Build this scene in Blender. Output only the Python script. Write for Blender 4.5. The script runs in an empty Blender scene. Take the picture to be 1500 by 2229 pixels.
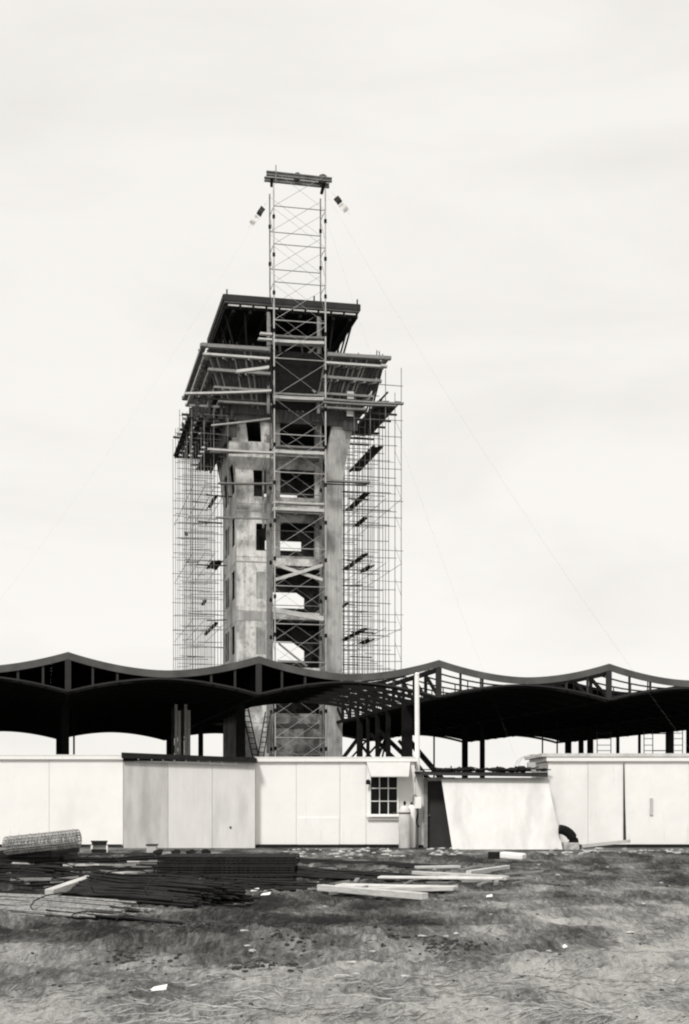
import bpy, math, random
from mathutils import Vector, Matrix, noise
random.seed(7)
R = math.radians
sc = bpy.context.scene
C = sc.collection
# ---------------------------------------------------------------- camera
EYE, F, HY, CX = 1.65, 3000.0, 1732.0, 750.0
cam = bpy.data.cameras.new('camera'); camo = bpy.data.objects.new('camera', cam); C.objects.link(camo)
camo.location = (0, 0, EYE); camo.rotation_euler = (R(90), 0, 0)
cam.sensor_fit = 'HORIZONTAL'; cam.sensor_width = 36; cam.lens = F/1500*36
cam.shift_y = (HY-1114.5)/1500; cam.clip_start = .1; cam.clip_end = 6000
sc.camera = camo
# ---------------------------------------------------------------- sky + sun
SUN_EL, SUN_AZ = R(48), R(-22)        # azimuth measured from straight behind the camera, towards the left
w = bpy.data.worlds.new("World"); sc.world = w; w.use_nodes = True
nt = w.node_tree; N = nt.nodes; L = nt.links
bg = N['Background']; bg.inputs['Strength'].default_value = .1
sky = N.new('ShaderNodeTexSky'); sky.sky_type = 'NISHITA'; sky.sun_disc = False
sky.sun_elevation = SUN_EL; sky.sun_rotation = R(180)-SUN_AZ*-1
bw = N.new('ShaderNodeRGBToBW'); L.new(sky.outputs[0], bw.inputs[0])
tc = N.new('ShaderNodeTexCoord'); mp = N.new('ShaderNodeMapping'); mp.inputs['Scale'].default_value = (2.2, 2.2, 7.5)
mp.inputs['Rotation'].default_value = (0, R(14), 0)
L.new(tc.outputs['Generated'], mp.inputs[0])
cl = N.new('ShaderNodeTexNoise'); cl.inputs['Scale'].default_value = 1.5; cl.inputs['Detail'].default_value = 6; cl.inputs['Roughness'].default_value = .5; cl.inputs['Distortion'].default_value = .5
L.new(mp.outputs[0], cl.inputs['Vector'])
cr = N.new('ShaderNodeMapRange'); cr.inputs[1].default_value = .33; cr.inputs[2].default_value = .56; cr.inputs[3].default_value = 4.62; cr.inputs[4].default_value = 5.08
L.new(cl.outputs[0], cr.inputs[0])
mxs = N.new('ShaderNodeMix'); mxs.data_type = 'FLOAT'; mxs.inputs[0].default_value = .93
L.new(bw.outputs[0], mxs.inputs[2]); L.new(cr.outputs[0], mxs.inputs[3])
tint = N.new('ShaderNodeMix'); tint.data_type = 'RGBA'; tint.blend_type = 'MULTIPLY'; tint.inputs[0].default_value = 1
L.new(mxs.outputs[0], tint.inputs[6]); tint.inputs[7].default_value = (1, .974, .928, 1)
L.new(tint.outputs[2], bg.inputs[0])
sl = bpy.data.lights.new('sun', 'SUN'); sl.energy = 1.5; sl.angle = R(10); sl.color = (1, .985, .955)
so = bpy.data.objects.new('sun', sl); C.objects.link(so); so.location = (-20, -30, 60)
d = Vector((math.sin(SUN_AZ)*math.cos(SUN_EL), -math.cos(SUN_AZ)*math.cos(SUN_EL), math.sin(SUN_EL)))   # towards the sun
so.rotation_euler = d.to_track_quat('Z', 'Y').to_euler()
sky.sun_rotation = math.atan2(d.x, d.y)
vs = sc.view_settings; vs.view_transform = 'Standard'; vs.look = 'None'; vs.gamma = 1; vs.use_curve_mapping = False; vs.exposure = .93
sc.render.engine = 'CYCLES'
sc.cycles.filter_width = 2.1; sc.cycles.max_bounces = 6

# ---------------------------------------------------------------- frames
TH = R(12.2); cu, su = math.cos(TH), math.sin(TH)
U = Vector((cu, su, 0)); V = Vector((-su, cu, 0)); Z = Vector((0, 0, 1))
O = Vector((-6.58, 84, 0))                   # tower, front left corner at the ground
K0 = Vector((-12.04, 60, 0))                 # canopy, first full peak of its front edge
def T(u, v, z): return O+U*u+V*v+Z*z
def K(u, v, z): return K0+U*u+V*v+Z*z
def pp(px, py, y): return Vector(((px-CX)/F*y, y, EYE+(HY-py)/F*y))
def G(px, py, z=0):
    y = (EYE-z)*F/(py-HY); return Vector(((px-CX)/F*y, y, z))
def onp(px, py, v, o=O):
    r = (px-CX)/F; u = (r*(o.y+cu*v)-o.x+su*v)/(cu-su*r)
    y = o.y+cu*v+su*u; return o+U*u+V*v+Z*(EYE+(HY-py)/F*y)

# ---------------------------------------------------------------- materials
def mat(name, col, rough=.85, var=.25, scale=3., bump=.2, stretch=(1, 1, 1), spots=None, metal=0, detail=6, bscale=None, spec=.3):
    m = bpy.data.materials.new(name); m.use_nodes = True; n = m.node_tree.nodes; l = m.node_tree.links
    b = n['Principled BSDF']; b.inputs['Roughness'].default_value = rough; b.inputs['Metallic'].default_value = metal
    b.inputs['Specular IOR Level'].default_value = spec
    t = n.new('ShaderNodeTexCoord'); mpp = n.new('ShaderNodeMapping'); mpp.inputs['Scale'].default_value = stretch
    l.new(t.outputs['Object'], mpp.inputs[0])
    nz = n.new('ShaderNodeTexNoise'); nz.inputs['Scale'].default_value = scale; nz.inputs['Detail'].default_value = detail; nz.inputs['Roughness'].default_value = .62
    l.new(mpp.outputs[0], nz.inputs['Vector'])
    mr = n.new('ShaderNodeMapRange'); mr.inputs[1].default_value = .3; mr.inputs[2].default_value = .7
    mr.inputs[3].default_value = 1-var; mr.inputs[4].default_value = 1+var; l.new(nz.outputs[0], mr.inputs[0])
    mx = n.new('ShaderNodeMix'); mx.data_type = 'RGBA'; mx.blend_type = 'MULTIPLY'; mx.inputs[0].default_value = 1
    if isinstance(col, (int, float)): col = (col, col*.985, col*.955)
    mx.inputs[6].default_value = (*col, 1); l.new(mr.outputs[0], mx.inputs[7])
    out = mx.outputs[2]
    for k, sc_, lo, hi, st in ([spots] if isinstance(spots, tuple) else spots or []):
        mp2 = n.new('ShaderNodeMapping'); mp2.inputs['Scale'].default_value = st; l.new(t.outputs['Object'], mp2.inputs[0])
        n2 = n.new('ShaderNodeTexNoise'); n2.inputs['Scale'].default_value = sc_; n2.inputs['Detail'].default_value = 5; l.new(mp2.outputs[0], n2.inputs['Vector'])
        r2 = n.new('ShaderNodeMapRange'); r2.inputs[1].default_value = lo; r2.inputs[2].default_value = hi; r2.inputs[3].default_value = 1; r2.inputs[4].default_value = k
        l.new(n2.outputs[0], r2.inputs[0])
        m2 = n.new('ShaderNodeMix'); m2.data_type = 'RGBA'; m2.blend_type = 'MULTIPLY'; m2.inputs[0].default_value = 1
        l.new(out, m2.inputs[6]); l.new(r2.outputs[0], m2.inputs[7]); out = m2.outputs[2]
    l.new(out, b.inputs['Base Color'])
    if bump:
        bz = n.new('ShaderNodeTexNoise'); bz.inputs['Scale'].default_value = bscale or scale*4; bz.inputs['Detail'].default_value = 5
        l.new(mpp.outputs[0], bz.inputs['Vector'])
        bp = n.new('ShaderNodeBump'); bp.inputs['Strength'].default_value = bump; bp.inputs['Distance'].default_value = .03
        l.new(bz.outputs[0], bp.inputs['Height']); l.new(bp.outputs[0], b.inputs['Normal'])
    return m
M = dict(
    conc=mat('concrete', .68, .9, .16, 2.6, .5, spots=[(.48, .5, .52, .6, (1, 1, .6)), (.72, 2.2, .52, .62, (1, 1, .8)), (.78, 1.5, .5, .66, (3.2, 3.2, .14)), (.6, 4.5, .62, .68, (1, 1, 1))], bscale=9, detail=9),
    conc2=mat('board_marked_concrete', .47, .9, .26, 2.6, .5, (3.5, 3.5, .10), spots=[(.66, .6, .5, .62, (1, 1, .4)), (.8, 2.5, .52, .62, (1, 1, .7))]),
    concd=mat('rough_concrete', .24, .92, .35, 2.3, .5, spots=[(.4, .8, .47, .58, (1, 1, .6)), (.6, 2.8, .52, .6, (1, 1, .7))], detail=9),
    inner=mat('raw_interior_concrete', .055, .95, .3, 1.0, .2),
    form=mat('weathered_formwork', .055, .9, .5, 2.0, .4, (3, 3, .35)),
    wood=mat('pale_plank', .52, .85, .22, 3, .3, (1, 1, 6)),
    wood2=mat('grey_timber', .22, .9, .3, 3, .3, (1, 1, 4)),
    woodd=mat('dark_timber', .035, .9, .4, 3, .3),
    steelb=mat('black_steel', .011, .85, .3, 2, .1, spec=.1),
    steelf=mat('grey_primed_steel', .085, .75, .3, 1.2, .1, spec=.2),
    post=mat('grey_post_steel', .03, .75, .2, 1, .0, spec=.2),
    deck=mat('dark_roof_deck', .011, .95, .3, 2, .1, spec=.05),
    tube=mat('scaffold_tube', .19, .6, .45, 1.3, 0, metal=.2),
    tubel=mat('galvanised_tube', .42, .6, .3, .7, 0, metal=.1),
    white=mat('white_painted_sheet', .84, .7, .035, 1.2, .08, spots=[(.93, .8, .56, .7, (1, 1, .5)), (.95, 6, .64, .72, (1, 1, .2)), (.92, 1.2, .68, .75, (5, 1, .5))]),
    white2=mat('dull_white_sheet', .83, .75, .05, 1.5, .08, spots=[(.92, .7, .52, .7, (1.4, 1, .4)), (.93, 6, .62, .7, (1, 1, .25)), (.9, 1.1, .68, .74, (5, 1, .5))]),
    ply=mat('grey_plywood', .50, .9, .1, 1.6, .15, (2, 2, .6), spots=(.8, 1.3, .48, .66, (1.5, 1, .4)), bscale=30),
    plyl=mat('pale_plywood', .66, .85, .07, 1.6, .12, (2, 2, .6), spots=(.86, 1.3, .5, .68, (1.5, 1, .35)), bscale=30),
    tar=mat('tarred_felt_and_shade', .010, .9, .5, 4, .6),
    glass=mat('dark_glass', .008, .35, .3, 2, 0, spec=.12),
    door=mat('charcoal_door', .035, .8, .2, 2, .1),
    bar=mat('rusty_bar', .014, .8, .5, 2.5, .3),
    barl=mat('bright_bar', .24, .7, .55, 4, .3, (1, 6, 6)),
    barm=mat('mesh_wire', .30, .8, .4, 5, .2),
    rubble=mat('rubble', .42, .95, .5, 6, .6),
    clod=mat('dark_clod', .04, .98, .4, 6, .8),
    paper=mat('white_scrap', .78, .8, .05, 6, .1),
    cyl=mat('grey_cylinder_paint', .60, .6, .25, 3, .1, (1, 1, .6)),
    flagd=mat('dark_flag', .035, .9, .1, 3, 0),
    flagl=mat('pale_flag', .62, .9, .1, 3, 0),
    brace=mat('thin_brace_steel', .30, .6, .2, .7, 0),
    studl=mat('pale_stud', .20, .9, .4, 3, .3),
    tubem=mat('pale_scaffold_tube', .22, .6, .4, 1.3, 0, metal=.1),
    straw=mat('pale_straw', .36, .9, .4, 3, 0),
    stubble=mat('damp_stalk', .09, .95, .5, 3, 0),
    awn=mat('awning_sheet', .56, .8, .06, 2, .05),
    wire=mat('wire_rope', .10, .7, .1, 1, 0),
)

# ---------------------------------------------------------------- mesh helpers
class MB:
    def __init__(s): s.v = []; s.f = []
    def add(s, vs, fs):
        b = len(s.v); s.v += [Vector(p) for p in vs]; s.f += [tuple(i+b for i in f) for f in fs]; return s
    def hexa(s, p):   # 8 points: bottom 4, top 4
        return s.add(p, [(3, 2, 1, 0), (4, 5, 6, 7), (0, 1, 5, 4), (1, 2, 6, 5), (2, 3, 7, 6), (3, 0, 4, 7)])
    def box(s, fr, a, b):   # fr(x,y,z) frame function, opposite corners
        (x0, y0, z0), (x1, y1, z1) = a, b
        return s.hexa([fr(x0, y0, z0), fr(x1, y0, z0), fr(x1, y1, z0), fr(x0, y1, z0), fr(x0, y0, z1), fr(x1, y0, z1), fr(x1, y1, z1), fr(x0, y1, z1)])
    def beam(s, p, q, w, h, up=Z, roll=0):
        p, q = Vector(p), Vector(q); d = (q-p).normalized()
        if abs(d.dot(up)) > .98: up = V
        a = d.cross(up).normalized(); b = a.cross(d).normalized()
        if roll: a, b = a*math.cos(roll)+b*math.sin(roll), b*math.cos(roll)-a*math.sin(roll)
        a = a*w/2; b = b*h/2
        return s.hexa([p-a-b, p+a-b, q+a-b, q-a-b, p-a+b, p+a+b, q+a+b, q-a+b])
    def tube(s, p, q, r, n=5, r2=None, cap=True):
        p, q = Vector(p), Vector(q); d = (q-p).normalized(); up = Z if abs(d.z) < .9 else V
        a = d.cross(up).normalized(); b = a.cross(d); r2 = r if r2 is None else r2
        vs = []
        for c, rr in ((p, r), (q, r2)):
            for i in range(n):
                t = 2*math.pi*i/n; vs.append(c+a*rr*math.cos(t)+b*rr*math.sin(t))
        fs = [(i, (i+1) % n, n+(i+1) % n, n+i) for i in range(n)]
        if cap: fs += [tuple(range(n-1, -1, -1)), tuple(range(n, 2*n))]
        return s.add(vs, fs)
    def path(s, pts, r, n=5):
        for a, b in zip(pts, pts[1:]): s.tube(a, b, r, n)
        return s
    def rod(s, pts, rs, n=10):     # smooth swept tube
        b0 = len(s.v); m = len(pts)
        for i, p in enumerate(pts):
            d = (Vector(pts[min(i+1, m-1)])-Vector(pts[max(i-1, 0)])).normalized(); up = V if abs(d.z) > .9 else Z
            a = d.cross(up).normalized(); b = a.cross(d)
            for k in range(n):
                t = 2*math.pi*k/n; s.v.append(Vector(p)+a*rs[i]*math.cos(t)+b*rs[i]*math.sin(t))
        for i in range(m-1):
            for k in range(n): s.f.append((b0+i*n+k, b0+i*n+(k+1) % n, b0+(i+1)*n+(k+1) % n, b0+(i+1)*n+k))
        s.f.append(tuple(b0+k for k in range(n-1, -1, -1))); s.f.append(tuple(b0+(m-1)*n+k for k in range(n)))
        return s
    def lathe(s, base, prof, n=16):
        b = len(s.v)
        for r, z in prof:
            for i in range(n):
                t = 2*math.pi*i/n; s.v.append(base+Vector((r*math.cos(t), r*math.sin(t), z)))
        for j in range(len(prof)-1):
            for i in range(n): s.f.append((b+j*n+i, b+j*n+(i+1) % n, b+(j+1)*n+(i+1) % n, b+(j+1)*n+i))
        s.f.append(tuple(b+i for i in range(n-1, -1, -1))); s.f.append(tuple(b+(len(prof)-1)*n+i for i in range(n)))
        return s
    def lump(s, c, r, sx=1, sy=1, sz=1, seed=0, n=7, m=5):
        b = len(s.v); c = Vector(c); ns = 1.3/r
        for j in range(m+1):
            ph = math.pi*j/m
            for i in range(n):
                t = 2*math.pi*i/n; dd = Vector((math.sin(ph)*math.cos(t), math.sin(ph)*math.sin(t), math.cos(ph)))
                k = 1+.55*noise.noise(dd*1.7+Vector((seed*3.1, seed, 0)))
                s.v.append(c+Vector((dd.x*r*sx*k, dd.y*r*sy*k, dd.z*r*sz*k)))
        for j in range(m):
            for i in range(n): s.f.append((b+j*n+i, b+(j+1)*n+i, b+(j+1)*n+(i+1) % n, b+j*n+(i+1) % n))
        return s
    def build(s, name, m, parent=None, smooth=False, rz=None, bevel=0):
        me = bpy.data.meshes.new(name)
        if parent is None:
            xs = [p.x for p in s.v]; ys = [p.y for p in s.v]; zs = [p.z for p in s.v]
            loc = Vector(((min(xs)+max(xs))/2, (min(ys)+max(ys))/2, min(zs)))
            mw = Matrix.Translation(loc) @ Matrix.Rotation(rz or 0, 4, 'Z')
        else: mw = MW[parent.name]
        inv = mw.inverted()
        me.from_pydata([inv @ p for p in s.v], [], s.f); me.materials.append(M[m] if isinstance(m, str) else m)
        me.validate(); me.update()
        import bmesh
        bm = bmesh.new(); bm.from_mesh(me); bmesh.ops.recalc_face_normals(bm, faces=bm.faces); bm.to_mesh(me); bm.free()
        if smooth:
            for p in me.polygons: p.use_smooth = True
        o = bpy.data.objects.new(name, me); C.objects.link(o)
        if parent is None: o.location = mw.to_translation(); o.rotation_euler = (0, 0, rz or 0)
        else: o.parent = parent
        if bevel:
            bv = o.modifiers.new('bevel', 'BEVEL'); bv.width = bevel; bv.segments = 2; bv.limit_method = 'ANGLE'
        MW[o.name] = mw
        return o
MW = {}
def thing(name, label, cat, loc, rz=0, group=None):
    o = bpy.data.objects.new(name, None); C.objects.link(o); o.location = loc; o.rotation_euler = (0, 0, rz)
    o.empty_display_size = .3
    MW[o.name] = Matrix.Translation(Vector(loc)) @ Matrix.Rotation(rz, 4, 'Z')
    return tag(o, label, cat, group)
def tag(o, label, cat, group=None):
    o['label'] = label; o['category'] = cat
    if group: o['group'] = group
    return o
W = lambda x, y, z: Vector((x, y, z))

# ================================================================ GROUND
def ghe(x, y):
    if y > 62: return 0
    k = min(1, max(0, (62-y)/20))
    p = Vector((x*.35+y*.10, y*.50-x*.08, 0))
    p2 = Vector((x*1.0+y*.55, y*1.25-x*.35, 20))
    h = .05*abs(noise.noise(p2*1.3))+.035*abs(noise.noise(p2*3.1))+.02*abs(noise.noise(p2*7))-.04
    h += .085*noise.noise(p*.9)+.055*noise.noise(Vector((x*.7+3, y*1.3, 2)))+.035*noise.noise(Vector((x*1.7, y*3.2-x*.5, 5)))+.022*noise.noise(Vector((x*4.1, y*6.5, 9)))
    if y < 34: h += .016*noise.noise(Vector((x*9+y*2, y*12, 1)))+.012*noise.noise(Vector((x*21, y*22, 4)))
    # ruts running slantwise away from the camera
    wx = x+1.1*noise.noise(Vector((x*.3, y*.3, 40))); wy = y+1.4*noise.noise(Vector((x*.3, y*.3, 50)))
    a_ = wx*.88+wy*.47; b_ = -wx*.47+wy*.88
    h += .10*(.5-abs(noise.noise(Vector((a_*1.25, b_*.32, 30)))))+.04*(.5-abs(noise.noise(Vector((a_*3.4, b_*.8, 33)))))-.06
    # churned patch
    q = math.exp(-(((x+1.2+.12*(y-14))/3.2)**2+((y-16.5)/3.2)**2)); h += q*.10*abs(noise.noise(Vector((x*2.2, y*3.4, 12))))
    # low bank in front of the right huts
    h += .16*math.exp(-((y-38)/2.2)**2)*max(0, min(1, (x-2)/6))
    near = min(1, max(0, (41.5-y)/3)) if y > 38 else 1
    return h*k*near if y < 41.5 else 0
gm = MB(); nx = 420
ys = [4.5]; 
while ys[-1] < 62: ys.append(ys[-1]+max(.03, ys[-1]**2*.00022))
ys += [75, 100, 150, 300, 800, 3000]
for y in ys:
    hw = y*.27+2.0 if y <= 62 else y*.5+60
    for i in range(nx+1):
        x = -hw+2*hw*i/nx
        gm.v.append(Vector((x, y, ghe(x, y))))
for j in range(len(ys)-1):
    for i in range(nx):
        a = j*(nx+1)+i; gm.f.append((a, a+1, a+nx+2, a+nx+1))
# skirt of flat ground round the camera and to the sides
def quad(a, b, c, d_): gm.add([a, b, c, d_], [(0, 1, 2, 3)])
quad(W(-60, -60, -.02), W(60, -60, -.02), W(ys[0]*.27+2, 4.5, -.02), W(-ys[0]*.27-2, 4.5, -.02))
quad(W(-60, -60, -.02), W(-3.2, 4.5, -.02), W(-18.7, 62, -.02), W(-100, 62, -.02))
quad(W(60, -60, -.02), W(100, 62, -.02), W(18.7, 62, -.02), W(3.2, 4.5, -.02))
mg = bpy.data.materials.new('churned_earth'); mg.use_nodes = True
n = mg.node_tree.nodes; l = mg.node_tree.links; b = n['Principled BSDF']; b.inputs['Roughness'].default_value = .95; b.inputs['Specular IOR Level'].default_value = .15
t = n.new('ShaderNodeNewGeometry')
def nz(scale, st, det=6, rough=.6, dist=0, rot=0):
    mp_ = n.new('ShaderNodeMapping'); mp_.inputs['Scale'].default_value = st; mp_.inputs['Rotation'].default_value = (0, 0, rot); l.new(t.outputs['Position'], mp_.inputs[0])
    x = n.new('ShaderNodeTexNoise'); x.inputs['Scale'].default_value = scale; x.inputs['Detail'].default_value = det; x.inputs['Roughness'].default_value = rough; x.inputs['Distortion'].default_value = dist
    l.new(mp_.outputs[0], x.inputs['Vector']); return x.outputs[0]
def mth(op, a, b_):
    x = n.new('ShaderNodeMath'); x.operation = op
    for i, q in enumerate((a, b_)):
        if isinstance(q, (int, float)): x.inputs[i].default_value = q
        else: l.new(q, x.inputs[i])
    return x.outputs[0]
sep = n.new('ShaderNodeSeparateXYZ'); l.new(t.outputs['Position'], sep.inputs[0])
big = nz(.22, (1, 1.3, 1), 5, .55, .6)
wv = n.new('ShaderNodeTexNoise'); wv.inputs['Scale'].default_value = .45; wv.inputs['Detail'].default_value = 3; l.new(t.outputs['Position'], wv.inputs['Vector'])
wm = n.new('ShaderNodeVectorMath'); wm.operation = 'MULTIPLY_ADD'; l.new(wv.outputs[1], wm.inputs[0]); wm.inputs[1].default_value = (.9, .9, 0); l.new(t.outputs['Position'], wm.inputs[2])
def strk(scale, sx, sy, rot, det=8, rough=.66):
    mp_ = n.new('ShaderNodeMapping'); mp_.inputs['Rotation'].default_value = (0, 0, rot); mp_.inputs['Scale'].default_value = (sx, sy, 1); l.new(wm.outputs[0], mp_.inputs[0])
    x = n.new('ShaderNodeTexNoise'); x.inputs['Scale'].default_value = scale; x.inputs['Detail'].default_value = det; x.inputs['Roughness'].default_value = rough; l.new(mp_.outputs[0], x.inputs['Vector']); return x.outputs[0]
mid = strk(.9, 1.3, .5, R(28), 5, .55); fine = strk(6, 2.6, .5, R(36), 7, .74)
grit = nz(38, (1, 1, 1), 6, .8)
# dry pale earth near the camera and to the right, damp dark earth round the stacks
mr = n.new('ShaderNodeMapRange'); mr.inputs[1].default_value = 9.0; mr.inputs[2].default_value = 22; mr.inputs[3].default_value = 1.1; mr.inputs[4].default_value = .44
yy = mth('ADD', sep.outputs[1], mth('MULTIPLY', sep.outputs[0], -1.3)); l.new(yy, mr.inputs[0])
def cen(x, k): return mth('MULTIPLY', mth('SUBTRACT', x, .5), k)
def patch(cx_, cy_, rx, ry, k):      # a damp patch of earth, broken up by the noise
    dx = mth('MULTIPLY', mth('SUBTRACT', sep.outputs[0], cx_), 1/rx); dy = mth('MULTIPLY', mth('SUBTRACT', sep.outputs[1], cy_), 1/ry)
    rr = mth('ADD', mth('MULTIPLY', dx, dx), mth('MULTIPLY', dy, dy)); g_ = mth('MULTIPLY', mth('MAXIMUM', mth('SUBTRACT', 1, rr), 0), k); return g_
s1 = mth('ADD', cen(big, 1.1), cen(mid, 2.2)); s1 = mth('ADD', s1, cen(fine, 1.7)); s1 = mth('ADD', s1, cen(grit, .6)); s1 = mth('ADD', s1, mr.outputs[0])
s1 = mth('SUBTRACT', s1, patch(-.9, 17.2, 3.8, 2.6, .36)); s1 = mth('SUBTRACT', s1, patch(1.0, 14.8, 2.0, 1.5, .14)); s1 = mth('SUBTRACT', s1, patch(-3.5, 27, 8, 8, .20))
s1 = mth('MULTIPLY', s1, .8); cramp = n.new('ShaderNodeValToRGB'); l.new(s1, cramp.inputs[0])
e = cramp.color_ramp.elements
e[0].position = 0; e[0].color = (.024, .0235, .0225, 1); e[1].position = 1.0; e[1].color = (.60, .59, .56, 1)
for p_, c_ in ((.18, .05), (.36, .115), (.56, .22), (.8, .43)):
    q = e.new(p_); q.color = (c_, c_*.985, c_*.95, 1)
l.new(cramp.outputs[0], b.inputs['Base Color'])
bp = n.new('ShaderNodeBump'); bp.inputs['Strength'].default_value = 1; bp.inputs['Distance'].default_value = .09
hb = mth('ADD', fine, mth('MULTIPLY', nz(18, (1, 1.2, 1), 6, .7), .6)); l.new(hb, bp.inputs['Height']); l.new(bp.outputs[0], b.inputs['Normal'])
go = gm.build('ground', mg, smooth=True); go['kind'] = 'structure'

# ================================================================ CONTROL TOWER
tw = thing('control_tower', 'tall unfinished concrete control tower wrapped in scaffolding, flaring out under its dark roof slab', 'tower', T(3.3, 3.3, 0), TH)
FL = [0, 2.75, 6.1, 9.5, 12.9, 16.2, 19.45, 22.85]     # floor levels
def flare(z):                                           # half width of the shaft above 20.5 m
    if z <= 20.5: return 3.3
    k = (z-20.5)/4.5; return 3.3+.72*k**1.5
def wallrect(mb, side, a0, a1, z0, z1, th=.3):
    # a piece of a wall that follows the flare; a runs 0..6.6 along the wall at the shaft's size
    nseg = max(1, int((z1-z0)/.5)) if z1 > 20.5 else 1
    for i in range(nseg):
        za = z0+(z1-z0)*i/nseg; zb = z0+(z1-z0)*(i+1)/nseg; pts = []
        for z in (za, zb):
            h = flare(z)
            def pt(a, inn):
                s_ = (a-3.3)*h/3.3
                o_ = h-inn
                if side == 'f': return T(3.3+s_, 3.3-o_, z)
                if side == 'b': return T(3.3+s_, 3.3+o_, z)
                if side == 'l': return T(3.3-o_, 3.3+s_, z)
                return T(3.3+o_, 3.3+s_, z)
            pts += [pt(a0, 0), pt(a1, 0), pt(a1, th), pt(a0, th)]
        mb.hexa(pts)
def wall_with(mb, side, a0, a1, z0, z1, holes, th=.3):
    """holes: (a0,a1,z0,z1) sorted in z, one column"""
    z = z0
    for (h0, h1, hz0, hz1) in holes:
        wallrect(mb, side, a0, a1, z, hz0, th)
        if h0 > a0+.01: wallrect(mb, side, a0, h0, hz0, hz1, th)
        if h1 < a1-.01: wallrect(mb, side, h1, a1, hz0, hz1, th)
        z = hz1
    wallrect(mb, side, a0, a1, z, z1, th)
winf = [(1.2, 1.85, 16.65, 18.3), (1.06, 1.85, 19.95, 21.6), (.9, 1.66, 23.2, 24.7)]
m_ = MB(); wall_with(m_, 'f', 0, 2.25, 0, 25, winf, .16); m_.build('front_wall', 'conc', tw)
m_ = MB(); wallrect(m_, 'f', 5.45, 6.6, 0, 25.0, .45); m_.build('corner_pier', 'conc2', tw)
# infilled window panels low on the front wall
for z in FL[3:5]:
    q = MB(); q.box(T, (1.2, -.012, z+.8), (1.8, .02, z+2.45)); q.build('blocked_window', 'conc2', tw)
# left side wall with two openings per storey
m_ = MB()
hl1 = [(.9, 2.3, z+.9, z+2.65) for z in FL[2:8]]; hl2 = [(3.6, 5.5, z+.75, z+2.6) for z in FL[2:8]]
wall_with(m_, 'l', .17, 2.9, 0, 25, hl1, .05); wall_with(m_, 'l', 2.903, 6.3, 0, 25, hl2, .05); m_.build('side_wall', 'conc2', tw)
m_ = MB(); hr = [(2.5, 4.6, z+.9, z+2.5) for z in FL[1:8]]; wall_with(m_, 'r', .46, 6.3, 0, 25, hr, .28); m_.build('side_wall', 'conc', tw)
# back wall: open stair bays low down, slits above
m_ = MB()
wallrect(m_, 'b', 0, 2.0, 0, 25); wallrect(m_, 'b', 5.5, 6.6, 0, 25)
wall_with(m_, 'b', 2.003, 5.497, 0, 25, [(2.2, 5.4, 9.6, 11.85), (2.2, 5.4, 13.0, 15.1), (2.75, 5.2, 17.85, 18.5), (2.7, 4.9, 21.35, 21.6)], .25)
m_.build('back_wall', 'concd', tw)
# horizontal pour joints: thin proud bands on the front wall
for z in (6.1, 9.5, 12.95, 16.25, 19.5, 22.9):
    h = flare(z); q = MB(); q.box(lambda x, y, zz: T(3.3+x, 3.3+y, zz), (-h-.015, -h-.02, z), (-1.05, -h+.02, z+.07)); q.build('pour_joint', 'conc', tw)
for z0, z1, mt, o_ in ((12.35, 12.9, 'concd', .012), (9.1, 9.2, 'concd', .012), (15.9, 15.98, 'concd', .012), (19.0, 19.1, 'concd', .012)):
    q = MB(); q.box(lambda x, y, zz: T(3.3+x, 3.3+y, zz), (-3.3, -3.3-o_, z0), (-1.05, -3.28, z1)); q.build('pour_band', 'conc2', tw)
    q = MB(); q.box(lambda x, y, zz: T(3.3+x, 3.3+y, zz), (-3.3-o_, -3.3-o_, z0), (-3.302, 3.2, z1)); q.build('pour_band', 'conc2', tw)
q = MB(); h1_, h2_ = flare(22.95)+.30, flare(21.9)
q.hexa([T(.02, 3.3-flare(21.55)-.004, 21.55), T(2.245, 3.3-flare(21.55)-.004, 21.55), T(2.245, 3.3-3.2, 21.55), T(.02, 3.3-3.2, 21.55), T(3.3-h1_+.05, 3.3-h1_, 22.2), T(2.245, 3.3-h1_, 22.2), T(2.245, .1, 22.2), T(3.3-h1_+.05, .1, 22.2)])
q.hexa([T(3.3-h1_+.05, 3.3-h1_, 22.202), T(2.245, 3.3-h1_, 22.202), T(2.245, .1, 22.202), T(3.3-h1_+.05, .1, 22.202), T(3.3-h1_+.05, 3.3-h1_, 23.1), T(2.245, 3.3-h1_, 23.1), T(2.245, .1, 23.1), T(3.3-h1_+.05, .1, 23.1)]); q.build('corbel', 'conc', tw)
# recessed wall of the centre bay
m_ = MB()
def rec(a0, a1, z0, z1): m_.box(T, (a0, 1.0, z0), (a1, 1.22, z1))
ops = [(FL[7]+.55, FL[7]+2.2), (FL[6]+.75, FL[6]+2.5), (FL[5]+.35, FL[5]+2.45)]
z = FL[5]-.3
for z0, z1 in sorted(ops):
    rec(2.25, 5.45, z, z0); rec(2.25, 2.86, z0, z1); rec(5.05, 5.45, z0, z1); z = z1
rec(2.25, 5.45, z, 25.2)
m_.build('recessed_wall', 'conc', tw)
# floors
for z in FL[1:]+[25.05]:
    h = flare(min(z, 25))-.32
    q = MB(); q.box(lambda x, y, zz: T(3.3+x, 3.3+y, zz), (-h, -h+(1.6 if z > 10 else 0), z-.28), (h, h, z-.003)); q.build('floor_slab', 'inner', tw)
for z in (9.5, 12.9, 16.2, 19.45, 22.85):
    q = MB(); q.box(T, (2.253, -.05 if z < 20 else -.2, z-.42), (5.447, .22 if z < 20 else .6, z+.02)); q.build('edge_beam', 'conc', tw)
    q = MB(); q.box(T, (2.253, .603 if z > 20 else .223, z-.3), (5.447, .997, z)); q.build('landing_slab', 'inner', tw)
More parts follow.
